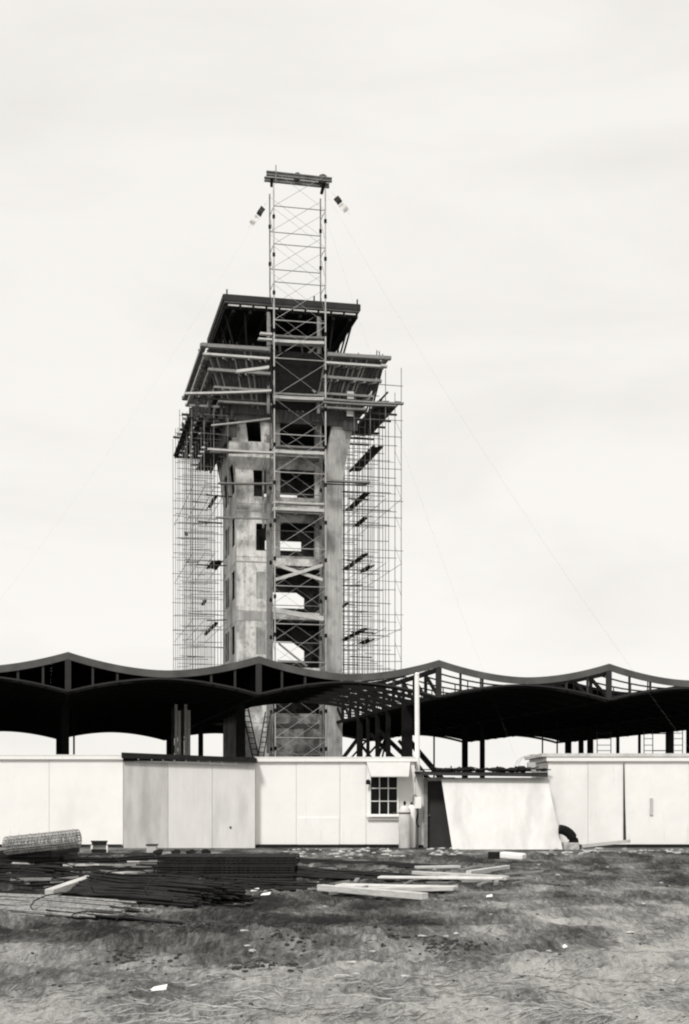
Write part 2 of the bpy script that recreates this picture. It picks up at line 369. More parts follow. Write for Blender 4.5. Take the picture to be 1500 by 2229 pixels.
# stair flights in the open bays
for z in (9.5, 12.9):
    q = MB()
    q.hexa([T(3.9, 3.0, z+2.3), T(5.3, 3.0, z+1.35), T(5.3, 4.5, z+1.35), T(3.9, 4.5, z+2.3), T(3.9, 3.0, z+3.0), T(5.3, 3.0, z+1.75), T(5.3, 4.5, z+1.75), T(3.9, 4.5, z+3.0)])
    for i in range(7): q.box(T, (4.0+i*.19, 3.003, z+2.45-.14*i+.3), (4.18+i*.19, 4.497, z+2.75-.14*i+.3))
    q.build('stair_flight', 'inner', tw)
    q = MB(); q.box(T, (3.4, 5.0, z+.15), (5.4, 5.25, z+.95)); q.build('landing_parapet', 'concd', tw)
for z0 in (2.75, 6.1):
    q = MB(); q.box(T, (2.253, .35, z0-2.6), (5.447, .6, z0+.62)); q.build('infill_panel', 'concd', tw)
F0 = lambda x, y, z: T(3.3+x, 3.3+y, z)
# ---- cone of formwork
def hcone(z): return 4.05+(z-25.0)*(5.36-4.05)/3.3
def ring(mb, z0, h0, z1, h1, t=.08):
    for k in range(4):
        ca = [(-1, -1), (1, -1), (1, 1), (-1, 1)]
        a, b_ = ca[k], ca[(k+1) % 4]
        P = lambda c, h, z: T(3.3+c[0]*h, 3.3+c[1]*h, z)
        mb.hexa([P(a, h0-t, z0), P(b_, h0-t, z0), P(b_, h0, z0), P(a, h0, z0), P(a, h1-t, z1), P(b_, h1-t, z1), P(b_, h1, z1), P(a, h1, z1)])
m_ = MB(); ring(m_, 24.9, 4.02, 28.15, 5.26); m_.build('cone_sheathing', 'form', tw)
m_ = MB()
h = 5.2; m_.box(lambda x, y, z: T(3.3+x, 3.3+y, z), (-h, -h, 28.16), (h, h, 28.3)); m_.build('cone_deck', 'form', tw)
for side in (0, 1):
    pass
# lower apron below the cone, a fascia of boards over the shaft top
m_ = MB(); ring(m_, 24.35, 3.98, 24.95, 4.06, .12); m_.build('apron_formwork', 'form', tw)
m_ = MB()
for (a0, a1, z0, z1) in ((.0, .55, 23.3, 24.5), (.0, 2.3, 24.72, 25.2)):
    q = MB(); q.box(F0, (-4.06+a0*1.22, -4.1, z0), (-4.06+a1*1.22, -4.0, z1)); q.build('apron_formwork', 'form', tw)
m_.box(F0, (-4.12, -4.0, 22.9), (-4.0, 3.9, 24.4)); m_.build('apron_formwork', 'form', tw)
m_ = MB(); m_.box(F0, (1.2, -4.08, 24.5), (2.0, -4.0, 25.2)); m_.build('apron_formwork', 'form', tw); m_ = MB(); m_.box(F0, (3.2, -4.08, 24.1), (4.1, -4.0, 25.0)); m_.build('apron_formwork', 'form', tw)
random.seed(3)
CD = [((-1, -1), (1, -1)), ((-1, 1), (-1, -1)), ((1, -1), (1, 1)), ((1, 1), (-1, 1))]
def cpt(side, t, z, off=0):
    a, b_ = CD[side]; h = hcone(z)+off
    return T(3.3+(a[0]+(b_[0]-a[0])*t)*h, 3.3+(a[1]+(b_[1]-a[1])*t)*h, z)
for side in range(3):
    for i in range(32):
        t = (i+.5+random.uniform(-.3, .3))/32; z1 = 28.1-(random.random() < .25)*.4; z0 = 25.05+random.uniform(0, .3)
        q = MB(); q.beam(cpt(side, t, z0, .02), cpt(side, t, z1, .02), random.uniform(.07, .11), .12, up=(V if side in (0, 3) else U)); q.build('formwork_stud', 'studl' if random.random() < .5 else 'form', tw)
for side in range(4):
    for z, dz, mt in ((28.22, .2, 'wood2'), (27.75, .12, 'wood'), (26.95, .16, 'wood2'), (26.05, .13, 'wood2'), (25.3, .12, 'wood2')):
        q = MB(); ex = .02
        for t0, t1 in (((-ex, .35), (.67, 1+ex+.02*random.random())) if side == 0 else ((-ex, 1+ex),)):
            q = MB(); q.beam(cpt(side, t0, z, .22)+Z*random.uniform(-.03, .03), cpt(side, t1, z, .22)+Z*random.uniform(-.03, .03), .3, dz); q.build('waler', mt, tw)
for side, n_ in ((0, 26), (1, 18)):
    for z in (27.6, 26.8, 25.9):
        for i in range(n_):
            t = (i+.5+random.uniform(-.3, .3))/n_
            if side == 0 and .35 < t < .67 or random.random() < .25: continue
            a_ = cpt(side, t, z, .02); b_ = cpt(side, t, z, random.uniform(.3, .5)); q = MB(); q.beam(a_, b_, .07, .12); q.build('joist_end', 'studl' if random.random() < .6 else 'wood2', tw)
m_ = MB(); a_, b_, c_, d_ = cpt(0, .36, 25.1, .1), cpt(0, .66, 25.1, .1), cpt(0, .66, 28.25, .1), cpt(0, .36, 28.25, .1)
m_.hexa([a_, b_, b_+V*.05, a_+V*.05, d_, c_, c_+V*.05, d_+V*.05]); m_.build('recess_shade_panel', 'tar', tw)  # added near-black panel: shade of the cone's centre recess put into its colour
for px, lo, hi, v in ((763, 852, 868, -1.45), (762, 888, 906, -1.0)):
    q = MB(); a = onp(px, hi, v); b_ = onp(px, lo, v); q.beam(a, b_, .42, .06, up=V); q.build('form_panel', 'ply', tw)
# ---- cab roof slab
zr = 31.8
F3 = lambda x, y, z: T(3.3+x, 3.3+y, z)
m_ = MB(); m_.box(F3, (-4.1, -4.1, 31.02), (4.1, 4.25, 31.25)); m_.build('roof_soffit', 'deck', tw)
m_ = MB(); m_.box(F3, (-4.16, -4.2, 31.35), (4.16, 4.3, 31.82)); m_.build('roof_slab', 'steelf', tw)
m_ = MB()
for k in range(4):
    a = [(-1, -1), (1, -1), (1, 1), (-1, 1)][k]; b_ = [(1, -1), (1, 1), (-1, 1), (-1, -1)][k]
    m_.beam(T(3.3+a[0]*4.2, 3.3+a[1]*4.2, 31.66), T(3.3+b_[0]*4.2, 3.3+b_[1]*4.2, 31.66), .1, .36)
m_.build('roof_upstand', 'post', tw)
for i in range(8):
    x = -3.6+i*1.03
    q = MB(); q.box(F3, (x-.09, -4.08, 30.82), (x+.09, 4.2, 31.018)); q.build('soffit_beam', 'steelb', tw)
q = MB()
for i in range(10):
    x = -3.93+i*.8; q.box(F3, (x, -4.235, 31.16), (x+.66, -4.13, 31.24))
q.build('form_lip', 'wood', tw)
for x, y in ((-4.0, -4.15), (1.35, -4.15), (4.05, -4.15), (4.05, 4.1), (-4.0, 4.1)):
    q = MB(); q.box(F3, (x-.04, y-.04, 31.8), (x+.04, y+.04, 32.15)); q.build('corner_upright', 'woodd', tw)
for k, (a, b_, cz) in enumerate([((3.2, y), (3.95, y*1.03), 1) for y in (-3.0, -1.4, .4, 2.2, 3.4)]+[((-3.2, y), (-3.95, y*1.03), 1) for y in (-3.0, -1, 1, 3.2)]+[((x, -3.1), (x*1.1, -3.8), 1) for x in (-2.6, -1.3, 2.4)]):
    q = MB(); q.tube(F3(a[0], a[1], 28.3), F3(b_[0], b_[1], 31.0), .06, 6); q.build('cab_mullion', 'steelb', tw)
for i in range(26):      # nailed stakes along the rim
    side = random.choice((0, 0, 1)); p = cpt(side, random.random(), 28.3, .2); q = MB(); q.beam(p-Z*.2, p+Z*random.uniform(.08, .35)+U*random.uniform(-.1, .1), .05, .05); q.build('stake', 'woodd', tw)
for u_, v_, w_, x_ in ((8.75, -1.7, 7.75, -1.2), (8.9, -1.0, 8.2, -.6), (9.1, .8, 8.3, 1.2)):
    q = MB(); q.beam(T(u_, v_, 28.0), T(w_, x_, 25.0), .09, .09); q.build('raking_strut', 'woodd', tw)
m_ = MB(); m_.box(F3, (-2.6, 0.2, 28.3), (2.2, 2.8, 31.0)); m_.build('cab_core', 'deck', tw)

# ================================================================ HOIST MAST
HV = -2.1
def hu(px): return (onp(px, 1000, HV)-O).dot(U)
hl, hr_ = hu(600), hu(710)
hm = thing('hoist_mast', 'slender lattice hoist mast standing in front of the tower and rising far above its roof', 'hoist', T((hl+hr_)/2, HV+.75, 0), TH)
topz = 38.85
for u_ in (hl, hr_):
    for v_ in (HV, HV+1.5):
        q = MB(); q.tube(T(u_, v_, 0), T(u_+(-.12 if u_ == hl else -.05), v_, topz-.6), .045, 6); up_ = q.build('mast_upright', 'tube' if v_ > HV else 'tubel', hm)
        q = MB()
        z = 2.2
        while z < topz-1:
            du = (-.12 if u_ == hl else -.05)*z/topz
            q = MB(); q.tube(T(u_+du, v_, z-.1), T(u_+du, v_, z+.12), .085, 6); z += 2.27; q.build('coupler', 'steelb', up_)
z = 1.9
i = 0
while z < topz-.8:
    d1 = -.12*z/topz; d2 = -.05*z/topz
    q = MB(); q.tube(T(hl+d1, HV+1.5, z), T(hr_+d2, HV+1.5, z), .028, 5); q.build('crossbar', 'tube', hm)
    q = MB(); q.tube(T(hl+d1, HV, z+.95), T(hr_+d2, HV, z+.95), .028, 5); q.build('crossbar', 'tubel' if z < 30 else 'tube', hm)
    if z+2.27 < topz:
        for v_ in (HV, HV+1.5):
            q = MB(); zz = z+(.95 if v_ == HV else 0)
            q.tube(T(hl+d1, v_, zz), T(hr_+d2, v_, zz+2.1), .013, 4); q.tube(T(hr_+d2, v_-.04, zz), T(hl+d1, v_-.04, zz+2.1), .009, 4)
            q.build('cross_brace', 'tubel' if zz < 31.5 else 'brace', hm)
    q = MB(); 
    for u_, dd in ((hl, d1), (hr_, d2)):
        q.tube(T(u_+dd, HV, z+.95), T(u_+dd, HV+1.5, z+.95), .02, 4); q.tube(T(u_+dd, HV, z-.9), T(u_+dd, HV+1.5, z+.95), .014, 4)
    q.build('side_frame', 'tube', hm)
    z += 2.27; i += 1
for k, dv in enumerate((0.35, 1.15)):
    q = MB(); a = T(hl-.5, HV+dv, topz+.02); b_ = T(hr_+.42, HV+dv, topz-.02)
    q.beam(a, b_, .22, .05); q.beam(a+Z*.2, b_+Z*.2, .22, .05); q.beam(a+Z*.1, b_+Z*.1, .05, .2)
    q.build('head_beam', 'tube', hm)
q = MB(); q.tube(T(hl-.12, HV+.7, topz-.5), T(hl-.12, HV+.7, topz), .1, 6); q.tube(T(hr_-.15, HV+.7, topz-.65), T(hr_+.02, HV+.7, topz), .1, 6); q.build('head_bracket', 'steelb', hm)
q = MB(); q.tube(T(hl+.02, HV, topz-.6), T(hl+.02, HV, topz+.5), .03, 5); q.build('spike', 'tube', hm)
for u_, rr in ((hl+1.45, .22), (hr_-.05, .27)):
    q = MB(); q.tube(T(u_, HV+.62, topz+.27), T(u_, HV+.88, topz+.27), rr, 14); sh = q.build('sheave', 'steelf', hm)
    q = MB(); q.tube(T(u_, HV+.55, topz+.27), T(u_, HV+.95, topz+.27), .06, 8); q.build('axle', 'steelb', sh)
q = MB(); q.box(T, (hr_-.3, HV+.5, topz+.23), (hr_+.05, HV+1.0, topz+.42)); q.build('sheave_block', 'steelf', hm)
# guy wires with marker flags
def guy(a, b_, sag, label, r=.0024):
    pts = []
    for i in range(25):
        t = i/24; p = a.lerp(b_, t); p = p-Z*sag*4*t*(1-t); pts.append(p)
    q = MB(); q.path(pts, r, 4); return tag(q.build('guy_wire', 'wire'), label, 'guy wire', 'thin guy wires from the hoist mast')
tl = T(hl-.1, HV, topz-.9); tr = T(hr_, HV, topz-.9)
e1 = pp(1640, 1300, 60); guy(tr, W(e1.x, e1.y, 0), 1.2, 'long guy wire running from the mast head far out to the right edge')
guy(tr-Z*1.5, W(9, 62, 0), .8, 'steeper guy wire dropping right of the tower to behind the huts')
guy(tl, W(-26, 66, 0), 2.2, 'guy wire running from the mast head down to the left', .0014)
def flag(px0, py0, px1, py1, px2, py2, wd, label, y):
    a, b_, c = pp(px0, py0, y), pp(px1, py1, y+.1), pp(px2, py2, y+.2)
    f = thing('marker_flag', label, 'flag', b_, 0, 'two banded marker flags on the guy wires')
    dr = (c-a).normalized(); s_ = dr.cross(W(0, 1, 0)).normalized()*wd/2
    for p0, p1, mt, nm in ((a, a.lerp(b_, .86), 'flagd', 'dark_band'), (b_, c, 'flagl', 'pale_band')):
        q = MB(); n_ = 5
        for i in range(n_):
            A = p0.lerp(p1, i/n_); B = p0.lerp(p1, (i+1)/n_); wv = lambda k: Vector((0, .04*math.sin(k*1.4), 0))
            q.hexa([A-s_+wv(i), A+s_+wv(i+.7), B+s_+wv(i+1.7), B-s_+wv(i+1), A-s_+wv(i)+W(0, .015, 0), A+s_+wv(i+.7)+W(0, .015, 0), B+s_+wv(i+1.7)+W(0, .015, 0), B-s_+wv(i+1)+W(0, .015, 0)])
        q.build(nm, mt, f)
    q = MB(); q.tube(a-dr*.35, c+dr*.3, .005, 4); q.build('lanyard', 'wire', f)
flag(573, 451, 561, 471, 547, 487, .32, 'dark and pale banded flag hanging left of the mast head', 81)
flag(731, 429, 742, 444, 755, 459, .36, 'dark and pale banded flag streaming right of the mast head', 83)

# ================================================================ PLANKS on and round the tower
random.seed(11)
def plank(a, b_, wd, th, mt, label, name='scaffold_plank', cat='plank', grp='planks laid across the tower scaffolding', roll=0):
    q = MB(); n_ = 5; a, b_ = Vector(a), Vector(b_)
    d_ = (b_-a).normalized(); s_ = d_.cross(Z).normalized()
    s_, up_ = (s_*math.cos(roll)+Z*math.sin(roll)), (Z*math.cos(roll)-s_*math.sin(roll))
    pr = []
    for i in range(n_+1):
        t = i/n_; p = a.lerp(b_, t)-Z*(b_-a).length*.006*4*t*(1-t)
        pr.append([p-s_*wd/2-up_*th/2, p+s_*wd/2-up_*th/2, p+s_*wd/2+up_*th/2, p-s_*wd/2+up_*th/2])
    vs_ = [x for r_ in pr for x in r_]; fs_ = [(3, 2, 1, 0), tuple(n_*4+k for k in range(4))]
    for i in range(n_):
        for k in range(4): fs_.append((i*4+k, i*4+(k+1) % 4, (i+1)*4+(k+1) % 4, (i+1)*4+k))
    q.add(vs_, fs_)
    return tag(q.build(name, mt), label, cat, grp)
FV = -2.5
for (x0, y0, x1, y1, v, wd, th, mt, lb) in [
    (402, 857, 590, 851, -2.6, .3, .11, 'wood', 'long pale plank sticking out left under the formwork cone'),
    (425, 866, 560, 872, -2.4, .2, .05, 'form', 'dark plank just under the long pale plank on the left'),
    (515, 809, 585, 800, -2.9, .3, .16, 'wood', 'short pale board tilted up across the left of the formwork'),
    (460, 926, 588, 911, -1.6, .2, .07, 'wood', 'thin pale board crossing the top left window, tilted up to the right'),
    (452, 978, 596, 986, -1.6, .3, .10, 'wood', 'pale plank at the underside of the left corbel beside the mast'),
    (458, 984, 596, 984, -1.2, .3, .08, 'wood2', 'grey plank behind the pale plank at the left corbel'),
    (475, 1052, 592, 1053, -1.0, .35, .07, 'wood2', 'grey plank with dark underside across the second window row on the left'),
    (430, 1135, 484, 1139, 3.0, .2, .07, 'woodd', 'short dark plank poking left from the tower shaft'),
    (470, 1126, 585, 1129, -1.0, .2, .08, 'wood2', 'thin grey plank across the front wall above the third window row'),
    (705, 869, 878, 879, -2.2, .3, .10, 'wood2', 'long grey plank jutting right under the formwork cone, upper one'),
    (703, 876, 862, 884, -2.4, .3, .08, 'wood2', 'long grey plank jutting right under the formwork cone, lower one'),
    (703, 1046, 805, 1050, -.9, .35, .10, 'wood2', 'grey plank crossing the right pier beside the second window row'),
    (705, 1053, 798, 1056, -.9, .2, .04, 'woodd', 'dark strip of board beneath the plank on the right pier'),
    (562, 738, 592, 740, -1.9, .3, .1, 'wood', 'short plank end left of the mast under the cab roof'),
    (566, 726, 592, 728, -1.9, .3, .1, 'wood', 'shorter upper plank end left of the mast under the cab roof'),
    (596, 1327, 704, 1347, -1.0, .2, .30, 'wood', 'heavy pale timber sloping down right across the centre bay'),
    (598, 1228, 702, 1262, -1.4, .12, .2, 'wood', 'pale brace board falling to the right across the centre bay'),
    (598, 1262, 702, 1230, -1.5, .12, .2, 'wood', 'pale brace board rising to the right across the centre bay'),
    (603, 782, 686, 853, -1.3, .1, .2, 'wood2', 'crossed timber falling to the right inside the mast at cone height'),
    (625, 812, 700, 742, -1.2, .1, .18, 'wood2', 'crossed timber rising to the right inside the mast at cone height'),
    (606, 1400, 668, 1450, -1.3, .08, .14, 'wood2', 'thin timber falling to the right just above the canopy'),
]:
    plank(onp(x0, y0, v), onp(x1, y1, v), wd, th, mt, lb)
k = 0
names = ['topmost', 'second', 'third', 'fourth', 'fifth', 'sixth', 'seventh', 'eighth']
for y in (733, 744, 858, 866, 972, 984, 1094, 1108):
    a = onp(594, y, HV+.8); b_ = onp(704, y+5, HV+.8)
    plank(a, b_, .6, .17 if k % 2 else .1, 'wood' if k % 2 or y > 1000 else 'wood2', 'hoist landing plank inside the mast, %s counting from the cab roof' % names[k]); k += 1
# timber posts flanking the bay, the carpentry beside the mast
for k, (x, y0, y1, v, wd, lb) in enumerate([(584, 680, 900, -1.3, .16, 'upright timber at the mast left side from cab roof to corbel'), (693, 690, 900, -1.2, .16, 'upright timber at the mast right side from cab roof to corbel'),
    (584, 905, 1640, -.35, .2, 'tall timber upright along the left edge of the centre bay'), (699, 960, 1640, -.35, .18, 'tall timber upright along the right edge of the centre bay'),
    (573, 1000, 1150, -.5, .1, 'short timber upright beside the second and third window rows')]):
    q = MB(); q.beam(onp(x, y1, v), onp(x, y0, v), wd, .14, up=V); tag(q.build('timber_post', 'wood2'), lb, 'post', 'timber uprights beside the hoist')
lvl_ = ['lowest', 'second lowest', 'third lowest', 'fourth lowest', 'fifth lowest', 'sixth lowest', 'seventh lowest', 'eighth lowest', 'ninth lowest', 'highest']
for sd, xs_, uu in (('right', (750, 868), (7.2, 10.0)), ('left', (385, 478), (-2.8, -.8))):
    for k in range(10):
        z_ = 9+k*1.62; v_ = random.uniform(-1, 8); ua = random.uniform(uu[0], uu[0]+1.2); ln = random.uniform(.8, 1.9)
        if k % 3 == 0: a, b_ = T(ua, v_, z_), T(ua+.15, v_+ln*1.5, z_+.05)
        else: a, b_ = T(ua, v_, z_), T(ua+ln, v_+.1, z_+random.uniform(-.05, .1))
        plank(a, b_, .22, .05, 'woodd' if k % 2 else 'form', 'small loose board lodged in the %s scaffold, %s of its ten' % (sd, lvl_[k]), 'loose_board', 'board', 'small loose boards lodged in the side scaffolds')
# dark platforms under the cone on the left and right (plank walkways running front to back)
def walkway(u0, v0, v1, z, wd, label, nb=4, mt='woodd'):
    o = thing('plank_walkway', label, 'walkway', T(u0+wd/2, v0, z), TH, 'plank walkways hung in the side scaffolds')
    for i in range(nb):
        a = u0+wd*i/nb; q = MB(); j0 = random.uniform(-.25, .25); j1 = random.uniform(-.25, .25)
        q.beam(T(a+wd/nb/2, v0+j0, z+random.uniform(0, .04)), T(a+wd/nb/2, v1+j1, z+random.uniform(0, .04)), wd/nb*.93, .06); q.build('board', mt, o)
    return o
def uz(px, py, v):
    p = onp(px, py, v)-O; return p.dot(U), p.z
for (px, py, v0, v1, wd, lb) in [
    (846, 876, -1., 7.0, 1.5, 'wide plank walkway at the top of the right scaffold'),
    (822, 973, -.7, 5.8, .75, 'dark plank walkway slung level with the top windows on the right'),
    (800, 1072, -.3, 5.2, .45, 'short dark walkway on the right just below the right pier plank'),
    (795, 1128, 1.5, 4.0, .35, 'small stub of walkway on the right above the slit window'),
    (798, 1205, 0., 6.5, .4, 'narrow walkway on the right level with the brace boards'),
    (808, 1232, 1., 3.5, .4, 'outer stub of walkway on the right level with the brace boards'),
    (796, 1369, 0., 6.6, .42, 'narrow walkway on the right in the lower scaffold'),
    (806, 1393, 1., 3.4, .5, 'lowest stub of walkway on the right close above the canopy'),
    (473, 1222, -.4, 2.6, .7, 'short walkway left of the shaft beside the dark stain'),
    (472, 1356, -.4, 6, .22, 'narrow walkway on the left in the lower scaffold'),
    (462, 985, -.6, 4.2, 1.0, 'dark walkway on the left below the corbel'),
    (470, 1080, -.4, 3.2, .25, 'small walkway on the left beside the side windows'),
]:
    u_, z_ = uz(px, py, v0); walkway(u_-wd/2, v0, v1, z_, wd, lb)

# ================================================================ SIDE SCAFFOLDS
random.seed(5)
def scaffold(us, vs_, topf, label, seedlift, xbr, mt='tube', rr=.021):
    o = thing('tube_scaffold', label, 'scaffold', T(sum(us)/len(us), vs_[0], 6.9), TH, 'dense tube scaffolds either side of the tower')
    for j, v in enumerate(vs_):
        zt = topf(j)
        fr = MB(); off = .35*(j % 3)+seedlift
        z = off+7.2
        while z < zt:
            u0 = us[0]-.15*random.random(); u1 = us[-1]+.15*random.random()
            c_ = random.random()
            if c_ < .14: u1 = us[1]
            elif c_ < .26: u0 = us[1]
            elif c_ < .34: u1 = us[2]
            if c_ < .95: fr.tube(T(u0, v+.025, z), T(u1, v+.025, z+random.uniform(-.07, .07)), rr*random.choice((.8, 1, 1.15)), 4)
            z += random.choice((.9, 1.0, 1.0, 1.1))
        for u in (us[1], us[2]): fr.tube(T(u, v, 6.9), T(u+random.uniform(-.02, .02), v, zt+random.uniform(-.6, .5)), rr*1.12, 5)
        f = fr.build('scaffold_frame', mt, o)
        for i, u in enumerate((us[0], us[3])):
            q = MB(); e_ = random.uniform(-.6, .5); q.tube(T(u, v, 6.9), T(u+random.uniform(-.05, .05), v, zt+e_), rr*1.12, 5); q.build('standard', mt, f)
    for u in (us if xbr else us[::2]):
        lg = MB(); z = 8.0+seedlift
        while z < min(topf(0), topf(len(vs_)-1))-1:
            lg.tube(T(u+.05, vs_[0], z), T(u+.05, vs_[-1], z), .018, 4); z += 4.0
        lg.build('ledger', 'tube', o)
    q = MB(); z = 8.
    while z < topf(0)-2:
        q.tube(T(us[-1], vs_[0], z), T(us[-1], vs_[1], z+1.3), .012, 4); z += 2.0
    q.build('diagonal_brace', 'tube', o)
    return o
vr = [-1.0+1.55*i for i in range(9)]
scaffold([7.15, 8.15, 9.1, 10.1], vr, lambda j: [27.6, 27.0, 26.4, 26.6, 26, 25.5, 26, 25.5, 25][j], 'dense tube scaffold standing along the right side of the tower', 0, True)
scaffold([-2.8, -2.1, -1.5, -.7], vr, lambda j: [24.6, 25.2, 25.6, 26, 26.2, 26.6, 26.4, 26.5, 26][j], 'dense tube scaffold standing along the left side of the tower', .2, True, 'tubem', .0195)
# rough shoring under the left of the cone
sh = thing('timber_shoring', 'tangled dark timber shoring hung under the left overhang of the cone', 'shoring', T(-2.2, 0, 23.8), TH)
for j in range(8):
    v = -.9+1.2*j
    for i, u in enumerate((-2.6, -1.85, -1.1, -.5)):
        if random.random() < .12: continue
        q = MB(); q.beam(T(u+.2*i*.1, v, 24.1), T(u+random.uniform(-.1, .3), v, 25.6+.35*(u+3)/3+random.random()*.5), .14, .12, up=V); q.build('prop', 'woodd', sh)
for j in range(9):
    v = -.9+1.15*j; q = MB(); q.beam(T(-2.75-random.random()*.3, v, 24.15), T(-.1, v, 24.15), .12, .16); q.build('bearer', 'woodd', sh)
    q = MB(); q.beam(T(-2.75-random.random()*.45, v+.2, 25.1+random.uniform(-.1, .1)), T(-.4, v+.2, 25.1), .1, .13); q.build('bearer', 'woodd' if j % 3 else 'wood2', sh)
for i in range(5):
    u = -2.9+i*.62; q = MB(); q.beam(T(u, -1.1, 24.28), T(u, 8.6, 24.28), .34, .05); q.build('board', 'woodd', sh)
for i in range(3):
    u = -1.3+i*.5; q = MB(); q.beam(T(u, -.9, 25.7), T(u, 7.6, 25.7), .28, .05); q.build('board', 'woodd', sh)
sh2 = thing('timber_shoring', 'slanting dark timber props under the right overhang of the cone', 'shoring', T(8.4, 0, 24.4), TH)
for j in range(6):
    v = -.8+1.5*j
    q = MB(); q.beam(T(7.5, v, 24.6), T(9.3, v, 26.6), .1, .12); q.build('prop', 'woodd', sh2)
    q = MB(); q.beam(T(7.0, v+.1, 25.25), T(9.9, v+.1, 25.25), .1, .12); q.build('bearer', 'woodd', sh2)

# ================================================================ CANOPY
S = 8.36; NV = 24; DV = 2.09
def lens(u):
    t = (u/S) % 1.0; s_ = abs(2*t-1); return 7.17+.72*s_**1.8, 6.81-.62*s_**1.85
ca = thing('terminal_canopy', 'wide dark wavy canopy with pointed gables crossing the whole view in front of the tower', 'canopy', K(2*S, 0, 0), TH)
UA, UB = -2*S, 5*S
def decked(u, v):
    if u < 12.2: return True
    if u < 16.72: return v > 36
    if u < 25.1: return False
    if u < 29.3: return v > 6.2
    return v > 4.0
def soffit(u, v):
    if gone(u, v): return False
    if 12.5 < u < 16.72 and v < 36: return False
    if 16.7 < u < 18.9 and 16 < v < 32: return False
    if u > 16.7 and v > 48: return False
    return True
def gone(u, v): return 9.8 < u < 16.8 and 13.2 < v < 35.2
def curve(mb, u0, u1, v, fz, w_, h_, n_=8):
    k = max(1, int(round((u1-u0)/S*n_*2)))
    for i in range(k):
        a = u0+(u1-u0)*i/k; b_ = u0+(u1-u0)*(i+1)/k
        za, zb = fz(a, 1), fz(b_, -1)
        mb.hexa([K(a, v-w_/2, za-h_/2), K(b_, v-w_/2, zb-h_/2), K(b_, v+w_/2, zb-h_/2), K(a, v+w_/2, za-h_/2), K(a, v-w_/2, za+h_/2), K(b_, v-w_/2, zb+h_/2), K(b_, v+w_/2, zb+h_/2), K(a, v+w_/2, za+h_/2)])
# front truss
ft = MB(); curve(ft, UA, UB, -.15, lambda u, s_: lens(u)[0]-.16, .1, .32, 12); front = ft.build('fascia', 'steelf', ca)
q = MB(); curve(q, UA, UB, -.12, lambda u, s_: lens(u)[1], .12, .07, 12); q.build('bottom_chord', 'post', ca)
for i in range(-2, 6):
    for dt, wd in ((0, .26), (-1.06, .1), (1.06, .1), (-2.12, .1), (2.12, .1)):
        u = i*S+dt
        if UA < u < UB:
            zt, zb = lens(u); q = MB(); q.box(K, (u-wd/2, -.13-(.06 if dt == 0 else 0), zb), (u+wd/2, -.06, zt-.15)); q.build('truss_post', 'post', ca)
# joists
for j in range(NV+1):
    v = j*DV+(.12 if j == 0 else 0)
    segs = [(UA, UB)] if not gone(10, v) else [(UA, 9.75), (16.8, UB)]
    for a, b_ in segs:
        q = MB()
        curve(q, a, b_, v, lambda u, s_: lens(u)[0]-.22, .06, .07); curve(q, a, b_, v, lambda u, s_: lens(u)[1]-.03, .1, .18)
        u = a
        while u <= b_+.01:
            zt, zb = lens(u)
            if zt-zb > .4 and abs((u-a)/2.09-round((u-a)/2.09)) < .1: q.beam(K(u, v, zb), K(u, v, zt-.2), .045, .045)
            if u < b_-.5:
                z2t, z2b = lens(u+1.045)
            u += 1.045
        q.build('joist', 'steelb', ca)
# purlins between joists under the undecked bays, seen as slats following the wave
for i, (u0, u1) in enumerate(((12.2, 16.72), (16.8, 25.1), (25.1, 33.4))):
    pass
for k in range(-2, 6):
    for seg in ((0, 50.2),):
        u = k*S; q = MB()
        q.beam(K(u, seg[0], 7.45), K(u, seg[1], 7.45), .16, .2); q.beam(K(u, seg[0]+.1, 6.2), K(u, seg[1], 6.2), .2, .16)
        v = seg[0]+DV
        while v < seg[1]+.1:
            q.beam(K(u, v, 6.25), K(u, v, 7.4), .14, .12, up=V); q.beam(K(u-.02, v-DV, 6.3), K(u-.02, v-.1, 7.35), .1, .16); v += DV
        q.build('ridge_girder', 'steelb', ca)
# deck
for i in range(-8, 20):
    for j0 in range(0, 24, 6):
        q = MB(); u0 = i*S/4; any_ = 0
        for jj in range(j0, j0+6):
            v0 = jj*DV; v1 = v0+DV
            if decked(u0+1.04, v0+1.0) and not gone(u0+1, v0+1):
                for s2 in range(3):
                    a = u0+s2*S/12; b_ = a+S/12
                    za, zb = lens(a)[0]-.11, lens(b_-1e-4)[0]-.11
                    a += .003
                    q.hexa([K(a, v0+.002, za-.04), K(b_, v0+.002, zb-.04), K(b_, v1, zb-.04), K(a, v1, za-.04), K(a, v0+.002, za), K(b_, v0+.002, zb), K(b_, v1, zb), K(a, v1, za)])
                any_ = 1
        if any_: q.build('deck_panel', 'deck', ca)
for i in range(-8, 20):
    for j0 in range(0, 24, 8):
        q = MB(); u0 = i*S/4; any_ = 0
        for jj in range(j0, j0+8):
            v0 = jj*DV+(.2 if jj == 0 else 0); v1 = (jj+1)*DV
            if soffit(u0+1.04, v0+1.0):
                for s2 in range(3):
                    a = u0+s2*S/12; b_ = a+S/12
                    za, zb = lens(a)[1]+.07, lens(b_-1e-4)[1]+.07
                    a += .003
                    q.hexa([K(a, v0+.002, za-.03), K(b_, v0+.002, zb-.03), K(b_, v1, zb-.03), K(a, v1, za-.03), K(a, v0+.002, za), K(b_, v0+.002, zb), K(b_, v1, zb), K(a, v1, za)])
                any_ = 1
        if any_: q.build('soffit_panel', 'deck', ca)
